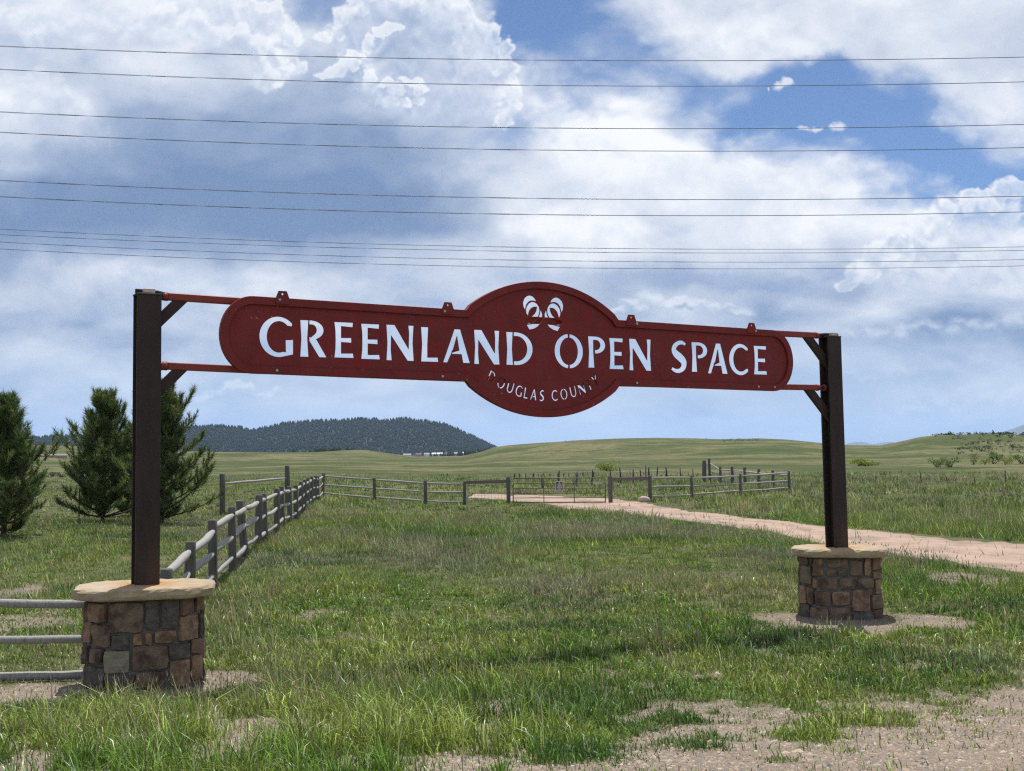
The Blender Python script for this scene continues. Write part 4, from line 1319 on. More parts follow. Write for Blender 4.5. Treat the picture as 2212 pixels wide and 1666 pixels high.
# circle through the letter centres
A_ = np.array([[2 * p[0], 2 * p[1], 1] for p in ctr]); B_ = np.array([p[0] ** 2 + p[1] ** 2 for p in ctr])
sol = np.linalg.lstsq(A_, B_, rcond=None)[0]
cc = (sol[0], sol[1]); cr = math.sqrt(sol[2] + sol[0] ** 2 + sol[1] ** 2)
hs = uv(*z7(700, 1275))[1] - uv(*z7(700, 1395))[1]
for (ch, _, _), p in zip(cpts, ctr):
    an = math.atan2(p[1] - cc[1], p[0] - cc[0])          # about -90 deg at the bottom
    ang = (an + PI / 2) * .86
    pos = (cc[0] + cr * math.cos(an), cc[1] + cr * math.sin(an))
    Wg = CW[ch] * .92
    for poly in glyph(ch, Wg, .150, .115):
        q = []
        for x, y in poly:
            dx, dy = (x - Wg / 2) * hs, (y - .5) * hs
            q.append((pos[0] + dx * math.cos(ang) - dy * math.sin(ang), pos[1] + dx * math.sin(ang) + dy * math.cos(ang)))
        holes.append(q)

# the emblem: two mirrored curled shapes
LOGO = [[(600, 385), (580, 345), (575, 300), (590, 255), (615, 231), (650, 220), (685, 231), (710, 255), (727, 290), (700, 278), (670, 275), (640, 287), (616, 318), (607, 350)],
        [(631, 449), (613, 420), (608, 387), (617, 347), (641, 311), (675, 293), (705, 296), (735, 315), (755, 345), (762, 374), (764, 400), (755, 436), (742, 459), (674, 459), (706, 430), (725, 395), (733, 348), (700, 345), (670, 360), (650, 385), (638, 420)],
        [(770, 378), (785, 400), (794, 430), (793, 466), (752, 462), (764, 436), (771, 400)],
        [(590, 488), (655, 466), (735, 466), (715, 500), (690, 522), (650, 538), (610, 530)],
        [(745, 470), (795, 473), (790, 503), (768, 536), (690, 533), (722, 506)],
        [(618, 553), (690, 541), (766, 541), (740, 570), (700, 592), (648, 603)]]
ce = uv(*z7(806, 420))[0]
for poly in LOGO:
    q = [uv(*z7(x, y)) for x, y in poly]
    q = [(u, v - SL * (u - ce)) for u, v in q]
    holes.append([(u, v + SL * (u - ce)) for u, v in q])
    holes.append([(2 * ce - u, v - SL * (u - ce)) for u, v in reversed(q)])

BW = .078
OUT = [L2(p) for p in outline(0)]
INN = [L2(p) for p in outline(BW)]
plate('panel', [L2(p) for p in outline(.004)], holes, PANEL_OFF - .012, PANEL_OFF, M_RED, SIGN)
plate('border', OUT, [INN], PANEL_OFF + .0005, PANEL_OFF + .03, M_RED, SIGN, bevel=.003)
plate('edge_band', OUT, [[L2(p) for p in outline(.012)]], PANEL_OFF - .050, PANEL_OFF - .0125, M_RED, SIGN)
# tubes behind the panel
for vf, nm in ((vt, 'top'), (vb, 'bottom')):
    bm = bmesh.new()
    vs = box_bm(bm, (U0, -TH, -TH), (U1, TH, TH), bevel=.007)
    bmesh.ops.subdivide_edges(bm, edges=[e for e in bm.edges if e.calc_length() > 1], cuts=12, use_grid_fill=True)
    for v in bm.verts: v.co.y += vf(v.co.x)
    o = sign_obj('square_tube', bm, M_RED2, None); o.data.transform(Matrix.Translation(-Vector((PL.x, PL.y, 0)))); o.parent = SIGN
    for ue, sg in ((U0, -1), (U1, 1)):
        bm = bmesh.new()
        tube_pts(bm, [Vector((ue + sg * .001, vf(ue), 0)), Vector((ue + sg * .055, vf(ue), 0))], [.046, .042], 6)
        o = sign_obj('end_nut', bm, M_RED2, None); o.data.transform(Matrix.Translation(-Vector((PL.x, PL.y, 0)))); o.parent = SIGN
# lifting lugs along the top edge and the bolts
for zf, x, y in ((z1, 520, 183), (z1, 1690, 263), (z2, 1003, 275), (z2, 1668, 314)):
    u, v = uv(*zf(x, y))
    v = np.polyval(fitT, u)
    hole = [(u + .011 * math.cos(a), v + .042 + .011 * math.sin(a)) for a in np.linspace(0, 2 * PI, 12, endpoint=False)]
    plate('lifting_lug', [(u - .072, v - .06), (u + .072, v - .06), (u + .072, v + .004), (u + .045, v + .075), (u - .042, v + .075), (u - .070, v + .004)], [hole], PANEL_OFF + .0305, PANEL_OFF + .042, M_RED, SIGN)
for zf, x, y in ((z1, 500, 199), (z1, 1667, 281), (z2, 1034, 289), (z2, 1690, 328), (z1, 480, 700), (z1, 1652, 742), (z2, 1034, 615), (z2, 1706, 636), (z2, 1795, 638)):
    u, v = uv(*zf(x, y))
    bm = bmesh.new()
    tube_pts(bm, [Vector((u, v, PANEL_OFF + .029)), Vector((u, v, PANEL_OFF + .049))], .015, 6)
    o = sign_obj('bolt', bm, M_ZINC, None); o.data.transform(Matrix.Translation(-Vector((PL.x, PL.y, 0)))); o.parent = SIGN


# ------------------------------------------------------------------ rail fences
def post_mesh(h, r, seed, seg=10):
    rr = random.Random(seed)
    bm = bmesh.new()
    lean = Vector((rr.uniform(-.02, .02), rr.uniform(-.02, .02), 0))
    pts = [Vector((0, 0, -.25)), Vector((0, 0, .3)), Vector((0, 0, h * .65)), Vector((0, 0, h - .02)), Vector((0, 0, h))]
    rad = [r * 1.05, r * 1.02, r, r * .97, r * .82]
    pts = [p + lean * (p.z / h) for p in pts]
    rings = tube_pts(bm, pts, rad, seg)
    for ring in rings:
        for v in ring:
            v.co.x += rr.uniform(-.06, .06) * r; v.co.y += rr.uniform(-.06, .06) * r
    return bm_mesh('post', bm, M_POST)


def rail_mesh(a, b, r, seed, m=None, square=False, bow=None):
    """Round rail from a to b, tapered tenons at its ends, a little crooked."""
    rr = random.Random(seed)
    L = (b - a).length
    bm = bmesh.new()
    n = 9
    side = (b - a).cross(Vector((0, 0, 1))).normalized()
    bw = bow if bow is not None else rr.uniform(-.035, .012)
    sw = rr.uniform(-.03, .03)
    pts, rad = [], []
    for i in range(n):
        t = i / (n - 1)
        p = a.lerp(b, t) + Vector((0, 0, bw * math.sin(t * PI))) + side * sw * math.sin(t * PI) + Vector((0, 0, rr.uniform(-.006, .006)))
        e = min(t, 1 - t)
        pts.append(p); rad.append(r * (.55 if e == 0 else .86 if e < .15 else 1.0) * rr.uniform(.95, 1.05))
    rings = tube_pts(bm, pts, rad, 8)
    return bm_mesh('rail', bm, m or M_RAIL)


POST_PROTO = [post_mesh(1.0, .075, 40 + k) for k in range(5)]


def rail_fence(label, pts, heights, rails, group, r_post=.072, r_rail=.048, seed=1, leans=None, skip_first=False, skip_last=False, rail_mat=None):
    """pts: post bases; a post object at each, three rails in every bay."""
    o = pts[0]
    t = thing('rail_fence', o, 0, label, 'rail fence', group)
    rr = random.Random(seed)
    for i, p in enumerate(pts):
        if (i == 0 and skip_first) or (i == len(pts) - 1 and skip_last): continue
        q = ob('post', POST_PROTO[rr.randrange(5)], t, p - o, (rr.uniform(-.03, .03), rr.uniform(-.03, .03), rr.uniform(0, 6)))
        if leans and i in leans: q.rotation_euler = leans[i]
        k = r_post / .075 * rr.uniform(.92, 1.1)
        q.scale = (k, k, heights[i])
    for i in range(len(pts) - 1):
        a, b = pts[i], pts[i + 1]
        for h in rails:
            za, zb = a.z + heights[i] * h, b.z + heights[i + 1] * h
            A = Vector((a.x, a.y, za + rr.uniform(-.03, .03))) - o; B = Vector((b.x, b.y, zb + rr.uniform(-.03, .03))) - o
            ob('rail', rail_mesh(A, B, r_rail * rr.uniform(.9, 1.12), rr.randrange(99999), rail_mat), t)
    return t


def on_line(xpx, A, B):
    """Ground point of the straight plan line A-B that shows at frame column xpx (near the horizon)."""
    d = ray(xpx, 1060)
    k = d.x / d.y
    s = (k * A[1] - A[0]) / ((B[0] - A[0]) - k * (B[1] - A[1]))
    x, y = A[0] + s * (B[0] - A[0]), A[1] + s * (B[1] - A[1])
    return Vector((x, y, zat(x, y)))


G1 = 'grey weathered rail fences around the trailhead'
LA, LB = (-4.5, 15.7), (-10.4, 66.4)
cols = [358, 410, 461.6, 503, 530, 557.5, 572.6, 598, 610.6, 626, 639.5, 650, 657.6, 665.6, 672, 680, 687, 697]
pl = [on_line(c, LA, LB) for c in cols]
hl = [.80, 1.0, 1.17] + [1.22] * (len(pl) - 3)
left_fence = rail_fence('long receding rail fence with crooked pale rails running back from the left pier', pl, hl, (.86, .54, .20), G1, .078, .056, 5, leans={4: (0.02, -.13, 1.0)})
# the fence along the road, coming in from the left behind the pier
c0 = pl[0]
near = [Vector((-3.62, 12.50, 0)), Vector((-6.05, 11.72, 0)), Vector((-8.6, 11.4, 0)), Vector((-11.2, 11.3, 0)), Vector((-13.8, 11.2, 0))]
for p in near: p.z = zat(p.x, p.y)
rail_fence('short rail fence running left out of view from the left pier', near, [.95] * 5, (.80, .42, .06), G1, .075, .044, 8)


def base_at(x, y, depth):
    p = at_depth(x, y, depth)
    return Vector((p.x, p.y, zat(p.x, p.y)))


gl = [pl[-1], base_at(809, 1070, 64.5), base_at(919, 1072, 63), base_at(1003.5, 1074, 62)]
rail_fence('middle rail fence from the corner to the wire panel left of the gate', gl, [1.22, 1.18, 1.18, 1.18], (.9, .52, .10), G1, .085, .048, 12, skip_first=True)
gr = [base_at(1404.5, 1082, 61.5), base_at(1494.8, 1076, 65), base_at(1599.5, 1063, 70), base_at(1705, 1059, 74)]
rail_fence('right rail fence curving away between the gate and the end post', gr, [1.32, 1.28, 1.24, 1.26], (.90, .55, .20), G1, .085, .052, 13)
bk = [gr[-1], base_at(1670.5, 1054, 80), base_at(1639, 1054, 85), base_at(1610, 1052, 89), base_at(1582.6, 1049, 93), base_at(1556.6, 1046, 96), base_at(1534, 1046, 99)]
rail_fence('back rail fence behind the right end post, running to two tall dark posts', bk, [1.26, 1.3, 1.3, 1.3, 1.3, 1.25, 1.9], (.78, .45, .14), G1, .11, .05, 14, skip_first=True)
for x, y, d, h in ((1521.5, 1044, 99, 1.75),):
    p = base_at(x, y, d)
    o = ob('corner_post', post_mesh(h, .17, 77), None, p)
    tag(o, 'thick dark upright post standing alone left of the back rail fence', 'post')

# tall brace of two posts and one rail behind the left fence
b0, b1 = base_at(480.5, 1103, 46), base_at(621, 1090, 51)
t = thing('brace_fence', b0, 0, 'tall two-post brace with one high rail, just right of the pines', 'brace fence')
for p, h, sd in ((b0, 1.58, 3), (b1, 1.72, 4)):
    ob('post', post_mesh(h, .105, sd), t, p - b0)
ob('rail', rail_mesh(Vector((0, 0, 1.2)), b1 - b0 + Vector((0, 0, 1.2)), .05, 9), t)
bm = bmesh.new(); tube_pts(bm, [Vector((0, 0, 1.1)), (b1 - b0) * .45 + Vector((0, 0, .1))], .006, 5)
ob('brace_wire', bm_mesh('brace_wire', bm, M_WIRE), t)

# ------------------------------------------------------------------ the gate and the wire panels beside it
gp0, gp1 = base_at(1098.5, 1083, 61.5), base_at(1319, 1084, 61)
mid_l, mid_r = gl[-1], gr[0]


def wire_panel(label, a, b, ha, hb, post_at):
    """Squared top timber between two posts with woven wire below."""
    t = thing('beam_fence', a, 0, label, 'beam fence', 'wire panels either side of the gate')
    d = b - a
    L_ = math.hypot(d.x, d.y)
    ux = Vector((d.x / L_, d.y / L_, 0)); up = Vector((0, 0, 1)); nn = Vector((ux.y, -ux.x, 0))
    mt = Matrix((ux, nn, up)).transposed()
    q = a if post_at == 0 else b
    bm = bmesh.new(); box_bm(bm, (-.09, -.09, -.2), (.09, .09, 1.36), bevel=.02)
    ob('post', bm_mesh('post', bm, M_POST), t, q - a, (0, 0, math.atan2(d.y, d.x)))
    bm = bmesh.new()
    vs = box_bm(bm, (.08, -.045, 0), (L_ - .08, .045, .17), bevel=.01)
    for v in bm.verts:
        f = v.co.x / L_
        v.co.z += ha + (hb - ha) * f + d.z * f
        v.co = mt @ v.co
    ob('top_beam', bm_mesh('top_beam', bm, M_TIMBER), t)
    bm = bmesh.new()
    nw = int(L_ / .17)
    for k in range(1, nw):
        f = k / nw
        p = ux * (L_ * f); z = d.z * f
        tube_pts(bm, [p + up * (z + .03), p + up * (z + ha + (hb - ha) * f)], .005, 4, cap=False)
    for h in (.1, .3, .5, .7, .9):
        tube_pts(bm, [ux * .05 + up * h, ux * (L_ - .05) + up * (h + d.z)], .005, 4, cap=False)
    ob('woven_wire', bm_mesh('woven_wire', bm, M_WIRE), t)


wire_panel('woven wire panel under a timber beam, left of the gate', mid_l, gp0, 1.03, 1.05, 1)
wire_panel('timber-topped panel between gate hinge post and rail fence, right of the gate', gp1, mid_r, 1.10, 1.10, 0)

gd = gp1 - gp0
GL = math.hypot(gd.x, gd.y)
gate = thing('steel_gate', gp0, math.atan2(gd.y, gd.x), 'closed olive steel tube farm gate across the gravel track', 'farm gate')
x0, x1 = .24, GL - .26
zb, zt = .06, 1.28
bm = bmesh.new()
for a, b in (((x0, zb), (x1, zb)), ((x0, zt), (x1, zt)), ((x0, zb), (x0, zt)), ((x1, zb), (x1, zt))):
    tube_pts(bm, [Vector((a[0], 0, a[1])), Vector((b[0], 0, b[1]))], .028, 8)
ob('gate_frame', bm_mesh('gate_frame', bm, M_GATE), gate)
for z in (.28, .50, .76, 1.02):
    bm = bmesh.new(); tube_pts(bm, [Vector((x0 + .03, 0, 0)), Vector((x1 - .03, 0, 0))], .020, 8)
    ob('gate_bar', bm_mesh('gate_bar', bm, M_GATE), gate, (0, 0, z))
for f in (.335, .665):
    bm = bmesh.new(); box_bm(bm, (-.022, -.042, zb), (.022, -.029, zt), bevel=.003)
    ob('gate_stay', bm_mesh('gate_stay', bm, M_GATE), gate, (x0 + (x1 - x0) * f, 0, 0))
for z in (.42, 1.1):
    bm = bmesh.new(); tube_pts(bm, [Vector((x0, 0, z)), Vector((0.05, 0, z))], .02, 6)
    ob('hinge', bm_mesh('hinge', bm, M_IRON), gate)
bm = bmesh.new(); tube_pts(bm, [Vector((x1, 0, .86)), Vector((x1 + .12, -.03, .80)), Vector((GL - .12, 0, .86))], .012, 6)
ob('latch_chain', bm_mesh('latch_chain', bm, M_IRON), gate)
m_white = mat('white_sign_border', (.70, .68, .66), .6, .05)
m_maroon = mat('dark_notice_print', (.075, .040, .055), .6, .15, scale=12)
gq = Quaternion((0, 0, 1), gate.rotation_euler.z)
# notice hung on the gate
f = .505
pos = gp0 + gq @ Vector((x0 + (x1 - x0) * f, -.045, .62))
nb = thing('notice_board', pos, gate.rotation_euler.z, 'small white-edged dark notice hung on the middle of the gate', 'notice')
bm = bmesh.new(); box_bm(bm, (-.19, -.008, 0), (.19, 0, .50), bevel=.003)
ob('board', bm_mesh('board', bm, m_white), nb)
bm = bmesh.new(); box_bm(bm, (-.165, -.0105, .03), (.165, -.0085, .47))
ob('print_field', bm_mesh('print_field', bm, m_maroon), nb)
rr = random.Random(5)
for k, z in enumerate((.42, .355, .31, .265, .22, .175, .115, .07)):
    w = (.045, .11, .13, .10, .12, .13, .11, .09)[k]
    bm = bmesh.new()
    box_bm(bm, (-w, -.0125, z - (.02 if k == 0 else .011)), (w, -.0110, z + (.02 if k == 0 else .011)))
    ob('text_line', bm_mesh('text_line', bm, m_white), nb)
pos = gp0 + gq @ Vector((x1 - .62, -.04, .97))
bm = bmesh.new(); box_bm(bm, (0, -.006, 0), (.46, 0, .12), bevel=.003)
o = ob('gate_plate', bm_mesh('gate_plate', bm, mat('pale_plate', (.42, .41, .36), .6, .25, scale=14)), None, pos, (0, 0, gate.rotation_euler.z))
tag(o, 'blank pale strip plate fixed near the right end of the gate', 'plate')

# boulder
bm = bmesh.new()
bmesh.ops.create_icosphere(bm, subdivisions=3, radius=.5)
for v in bm.verts:
    n = fbm(np.array(v.co.x * 2.2 + 5), np.array(v.co.y * 2.2 + v.co.z * 1.7), 3, 17)[()]
    v.co *= .75 + n * .55
    v.co.x *= .62; v.co.y *= .4; v.co.z *= .36
p = base_at(1392, 1077, 60.6)
o = ob('boulder', bm_mesh('boulder', bm, M_ROCK, True), None, p + Vector((0, -.05, .10)))
tag(o, 'pale pinkish boulder lying beside the right rail fence post', 'boulder')


# ------------------------------------------------------------------ wire fences with thin posts
def wire_fence(label, spots, wires=3, group='thin wire fences across the prairie', rad=.035, cr=0):
    rr = random.Random(len(spots) * 7 + int(spots[0][0]))
    ps = [base_at(x, yb, d) for x, yb, yt, d in spots]
    t = thing('wire_fence', ps[0], 0, label, 'wire fence', group)
    tops = []
    for (x, yb, yt, d), p in zip(spots, ps):
        h = max(.5, at_depth(x, yt, d).z - p.z)
        bm = bmesh.new()
        r = rad * rr.uniform(.7, 1.5)
        l = rr.uniform(-.08, .08)
        pts = [Vector((0, 0, -.2)), Vector((l * .3 + rr.uniform(-.03, .03), 0, h * .5)), Vector((l, 0, h))]
        tube_pts(bm, pts, [r * 1.1, r, r * .8], 6)
        ob('post', bm_mesh('post', bm, M_TPOST if rr.random() < .5 else M_POST), t, p - ps[0])
        tops.append(h)
    for k in range(wires):
        f = .3 + .6 * k / max(1, wires - 1)
        bm = bmesh.new()
        tube_pts(bm, [p - ps[0] + Vector((0, 0, min(h, 1.3) * f)) for p, h in zip(ps, tops)], .007, 4)
        ob('wire', bm_mesh('wire', bm, M_WIRE), t)


wire_fence('line of crooked dark fence stakes behind the gate, below the yellow bush',
           [(1172, 1050, 1024, 84), (1206, 1050, 1017, 86), (1245, 1050, 1019, 88), (1278, 1050, 1015, 90), (1320, 1050, 1015, 92), (1341, 1048, 1010, 94), (1368, 1047, 1014, 97),
            (1384.6, 1046, 1014, 99), (1395, 1046, 1004.5, 101), (1402, 1046, 1009, 102), (1420, 1046, 1008, 104), (1441, 1046, 1009, 106), (1471, 1046, 1009, 108), (1497, 1045, 1012, 110)], 4, rad=.06)
wire_fence('row of short dark stubs seen through the upper bars of the gate',
           [(1285 - k * 13.5 + (k * 37 % 7) - 3, 1039, 1027 + (k * 29 % 5), 118) for k in range(14)], 2, rad=.06)
wire_fence('row of thin steel fence stakes in the right-hand pasture',
           [(1842, 1046, 1026, 96), (1892, 1046, 1034, 98), (1938.6, 1047, 1027, 95), (1989, 1046, 1021, 92), (2046, 1048, 1028, 88), (2106, 1053, 1023, 84), (2173, 1050, 1016, 82), (2250, 1053, 1020, 78)], 3, rad=.035)
p = base_at(170.5, 1121, 40)
bm = bmesh.new(); tube_pts(bm, [Vector((0, 0, -.2)), Vector((.01, 0, 1.15))], .02, 6)
tag(ob('steel_stake', bm_mesh('steel_stake', bm, M_TPOST), None, p), 'thin dark green steel stake standing in grass before a full pine', 'stake')


# ------------------------------------------------------------------ pines
def needles(centers, dirs, n, L, w, spread=(20, 78)):
    """Clusters of needles: each needle one thin triangle."""
    k = len(centers)
    C = np.repeat(centers, n, 0); D = np.repeat(dirs, n, 0)
    N_ = len(C)
    r = RNG.normal(size=(N_, 3)); r -= (r * D).sum(1)[:, None] * D; r /= np.linalg.norm(r, axis=1)[:, None] + 1e-9
    a = np.radians(RNG.uniform(spread[0], spread[1], N_))[:, None]
    nd = D * np.cos(a) + r * np.sin(a)
    base = C + D * RNG.uniform(-.24, .04, (N_, 1)) * (L / .20)
    ln = L * RNG.uniform(.7, 1.15, (N_, 1))
    s = np.cross(nd, RNG.normal(size=(N_, 3))); s /= np.linalg.norm(s, axis=1)[:, None] + 1e-9
    V = np.stack([base + s * w * .5, base - s * w * .5, base + nd * ln], 1).reshape(-1, 3)
    return V


def pine(base, H, R, seed, label, lowest=.045, lean=0.0):
    rr = np.random.default_rng(seed)
    t = thing('pine_tree', base, 0, label, 'pine tree', 'young pines beyond the left fence')
    bm = bmesh.new()
    tr = [Vector((lean * h * h, .02 * math.sin(h * 3), h)) for h in np.linspace(-.1, H * .97, 9)]
    tube_pts(bm, tr, list(np.linspace(.085, .014, 9)), 8)
    ob('trunk', bm_mesh('trunk', bm, M_BARK), t)
    bm = bmesh.new()
    tips, tdir = [], []
    h = H * lowest
    while h < H * .97:
        f = h / H
        prof = (1 - f) ** .62 * (0.80 + .20 * min(1, f / .25))
        nb = int(rr.integers(5, 8))
        a0 = rr.random() * 6.28
        for k in range(nb):
            if rr.random() < .12: continue
            a = a0 + k * 2 * PI / nb + rr.uniform(-.35, .35)
            Lb = max(.16, R * prof * rr.choice([.5, .75, .85, .95, 1.05, 1.2]) * (.55 + .9 * float(vnoise(np.array(a % 6.283 * 1.1 + seed), np.array(h * 1.3 + seed))[()])))
            up0 = math.radians(rr.uniform(0, 22) + 34 * f)
            p = Vector((lean * h * h, 0, h)); d = Vector((math.cos(a) * math.cos(up0), math.sin(a) * math.cos(up0), math.sin(up0)))
            pts = [p]; n = 6
            for i in range(n):
                d = (d + Vector((rr.uniform(-.10, .10), rr.uniform(-.10, .10), .085 + .10 * f))).normalized()
                p = p + d * (Lb / n)
                pts.append(p)
                if i >= 1:
                    for sgn in ((-1, 1) if i < n - 1 else (0, -1, 1)):
                        if sgn != 0 and rr.random() < .10: continue
                        side = d.cross(Vector((0, 0, 1)))
                        if side.length < .05: side = Vector((1, 0, 0))
                        side.normalize()
                        if sgn == 0:
                            tips.append(p); tdir.append(d)
                            continue
                        ls = (.13 + .26 * Lb * (1 - i / n * .6)) * rr.uniform(.5, 1.1)
                        sd = (d * .75 + side * sgn * .8 + Vector((0, 0, rr.uniform(.1, .6)))).normalized()
                        q = p + sd * ls
                        tube_pts(bm, [p, (p + q) / 2 + Vector((0, 0, -.01)), q], [.010, .008, .006], 4, cap=False)
                        tips.append(q); tdir.append((sd + Vector((0, 0, .7))).normalized())
                        if rr.random() < .9: tips.append((p + q) / 2); tdir.append((sd + Vector((0, 0, .2))).normalized())
            tube_pts(bm, pts, list(np.linspace(.026 * (1 - f) + .010, .007, len(pts))), 5, cap=False)
        h += rr.uniform(.18, .33) * (H / 4.2)
    # a second leader or two beside the top
    for q in range(int(rr.integers(1, 4))):
        a = rr.random() * 6.28; p = Vector((lean * H * H, 0, H * rr.uniform(.62, .78))); L2_ = H * rr.uniform(.12, .22)
        d = Vector((math.cos(a) * .6, math.sin(a) * .6, .8)).normalized(); pts = [p]
        for i in range(5):
            d = (d + Vector((0, 0, .25))).normalized(); p = p + d * (L2_ / 5); pts.append(p)
            for w in range(3):
                sd = (d + Vector((rr.uniform(-.8, .8), rr.uniform(-.8, .8), .2))).normalized()
                tips.append(p + sd * .07); tdir.append(sd)
        tube_pts(bm, pts, list(np.linspace(.018, .006, 6)), 5, cap=False)
    top = Vector((lean * H * H, 0, H))
    for k in range(4):
        tips.append(top - Vector((0, 0, .10 * k))); tdir.append(Vector((rr.uniform(-.25, .25), rr.uniform(-.25, .25), 1)).normalized())
    ob('limbs', bm_mesh('limbs', bm, M_BARK), t)
    T = np.array([list(v) for v in tips]); D = np.array([list(v) for v in tdir])
    V = needles(T, D, 40, .22, .017, (8, 58))
    n = len(V) // 3
    Fc = np.arange(n * 3).reshape(-1, 3)
    per = 40
    cl = np.repeat(np.exp(rr.normal(size=len(T)) * .30), per)
    yl = np.repeat((rr.random(len(T)) < .4), per)
    base_c = np.where(yl[:, None], np.array([[.135, .165, .050]]), np.array([[.075, .115, .040]]))
    tint = np.repeat(base_c * cl[:, None] * rr.uniform(.8, 1.25, (n, 1)), 3, 0)
    o = ob('crown', np_mesh('crown', V, Fc, M_NEEDLE, tint), t)
    return t


def tree_at(x, yb, yt, depth):
    b = base_at(x, yb, depth)
    return b, at_depth(x, yt, depth).z - b.z


b, h = tree_at(8, 1155, 868, 33.0)
pine(b, h, 1.75, 21, 'pine cut off by the left edge of the view')
b, h = tree_at(222, 1112, 858, 41.0)
pine(b, h, 2.0, 24, 'pine with a full pointed crown standing behind the thin green stake')
b, h = tree_at(350, 1125, 838, 39.5)
pine(b, h, 1.95, 27, 'tallest pine, half hidden behind the left post', lean=.004)
b, h = tree_at(285, 1108, 930, 46.0)
pine(b, h, 1.7, 29, 'shorter pine filling the gap just left of the left post')


# ------------------------------------------------------------------ shrubs
def leaf_cloud(pts, size, rng):
    n = len(pts)
    a = rng.normal(size=(n, 3)); a /= np.linalg.norm(a, axis=1)[:, None]
    b = np.cross(a, rng.normal(size=(n, 3))); b /= np.linalg.norm(b, axis=1)[:, None]
    s = size * rng.uniform(.6, 1.4, (n, 1))
    return np.stack([pts + a * s, pts + b * s * .6, pts - a * s * .9, pts - b * s * .6], 1).reshape(-1, 3)


def shrub(x, yb, w, h, depth, col, label, name='shrub', cat='shrub', group=None, seed=1, stems=True, n=700, flat=1.0):
    """w, h in frame units at the given depth."""
    rng = np.random.default_rng(seed)
    b = base_at(x, yb, depth)
    W, Hh = w * depth / F, h * depth / F
    t = thing(name, b, 0, label, cat, group)
    lob = 7
    C = np.stack([rng.uniform(-.42, .42, lob) * W, rng.uniform(-.35, .35, lob) * W * .8, rng.uniform(.12, .72, lob) * Hh], 1)
    R = rng.uniform(.20, .34, lob)[:, None] * np.array([[W, W * .8, Hh * .95]])
    i = rng.integers(0, lob, n)
    d = rng.normal(size=(n, 3)); d /= np.linalg.norm(d, axis=1)[:, None]
    P = C[i] + d * R[i] * rng.uniform(.55, 1.1, (n, 1))
    P[:, 2] = np.maximum(P[:, 2], -.02 * Hh)
    V = leaf_cloud(P, max(.05, W * .035), rng)
    Fc = np.arange(len(V)).reshape(-1, 4)
    tint = np.repeat(np.array([col]) * rng.uniform(.6, 1.4, (n, 1)), 4, 0)
    ob('crown', np_mesh('crown', V, Fc, M_LEAF, tint), t)
    if stems:
        bm = bmesh.new()
        for k in range(4):
            q = Vector(C[k]) 
            tube_pts(bm, [Vector((rng.uniform(-.05, .05) * W, 0, -.1)), q * .55, q], [W * .025, W * .018, W * .008], 5)
        ob('stems', bm_mesh('stems', bm, M_BARK), t)
    return t


YG = (.20, .25, .045); OL = (.115, .165, .042); DG = (.055, .085, .030)
GS = 'willow bushes in the right-hand pasture'
shrub(1314, 1036, 50, 24, 150, YG, 'low yellow-green bush behind the wire stakes right of the gate', group=None, seed=2)
shrub(1870, 1044, 56, 17, 170, YG, 'low yellow-green bush close to the right of the right post', group=GS, seed=3)
shrub(2026, 1043, 34, 24, 150, OL, 'dull green willow bush, left half of the pair beyond the stakes', group=GS, seed=4)
shrub(2053, 1046, 36, 25, 146, OL, 'rounded willow bush, right half of the pair beyond the stakes', group=GS, seed=5)
shrub(2104, 1034, 26, 31, 165, OL, 'tall narrow willow with a visible trunk, right of the paired bushes', group=GS, seed=6)
shrub(2128, 1034, 24, 16, 166, YG, 'small low bright bush between the tall willow and the round-topped one', group=GS, seed=7)
shrub(2147, 1034, 36, 30, 172, OL, 'round-topped willow above a row of bright bushes', group=GS, seed=8)
shrub(2172, 1034, 30, 20, 165, YG, 'bright yellow-green bush near the right edge of the view', group=GS, seed=9)
shrub(2208, 1032, 34, 24, 168, OL, 'bush cut off by the right edge of the view', group=GS, seed=10)
GH = 'dark bushes in the pasture left of the pines'
for k, (x, y, w, h) in enumerate(((86, 1025, 30, 14), (108, 1025, 26, 13), (134, 1023, 30, 15))):
    shrub(x, y, w, h, 120, DG, ('dark low bush beside the left-edge pine', 'middle dark low bush in the gap between the pines', 'dark low bush closest to the pine behind the green stake')[k], group=GH, seed=20 + k, n=400)


def scatter_shrubs(name, spots, label, col, kind='stuff', seed=5, leaf=1.0):
    """Far scrub that reads as one mass: many leaf clumps in one mesh. spots = (x, y along the slope, size in frame units)."""
    rng = np.random.default_rng(seed)
    Vs, Ts = [], []
    for (x, y, s, depth) in spots:
        q = at_depth(x, y, depth); z = zat(q.x, q.y)
        n = 22
        d = rng.normal(size=(n, 3)); d /= np.linalg.norm(d, axis=1)[:, None]
        W = s * depth / F
        P = np.array([[q.x, q.y, z + W * .3]]) + d * np.array([[W * .6, W * .6, W * .42]]) * rng.uniform(.5, 1.05, (n, 1))
        Vs.append(leaf_cloud(P, W * .17, rng)); Ts.append(np.repeat(np.array([col]) * rng.uniform(.5, 1.5, (n, 1)) * rng.uniform(.7, 1.3), 4, 0))
    V = np.vstack(Vs)
    o = ob(name, np_mesh(name, V, np.arange(len(V)).reshape(-1, 4), M_LEAF, np.vstack(Ts)))
    return tag(o, label, None, None, kind)


def slope_spot(x, f, r0=420, r1=885):
    r = r0 + (r1 - r0) * f
    d = ray(x, 950); k = r / math.hypot(d.x, d.y)
    X, Y = d.x * k, d.y * k
    z = zat(X, Y)
    # frame row of that ground point
    v = CAM_R.transposed() @ (Vector((X, Y, z)) - CAM_P)
    return (x, CY - F * (v.y / -v.z), Y)


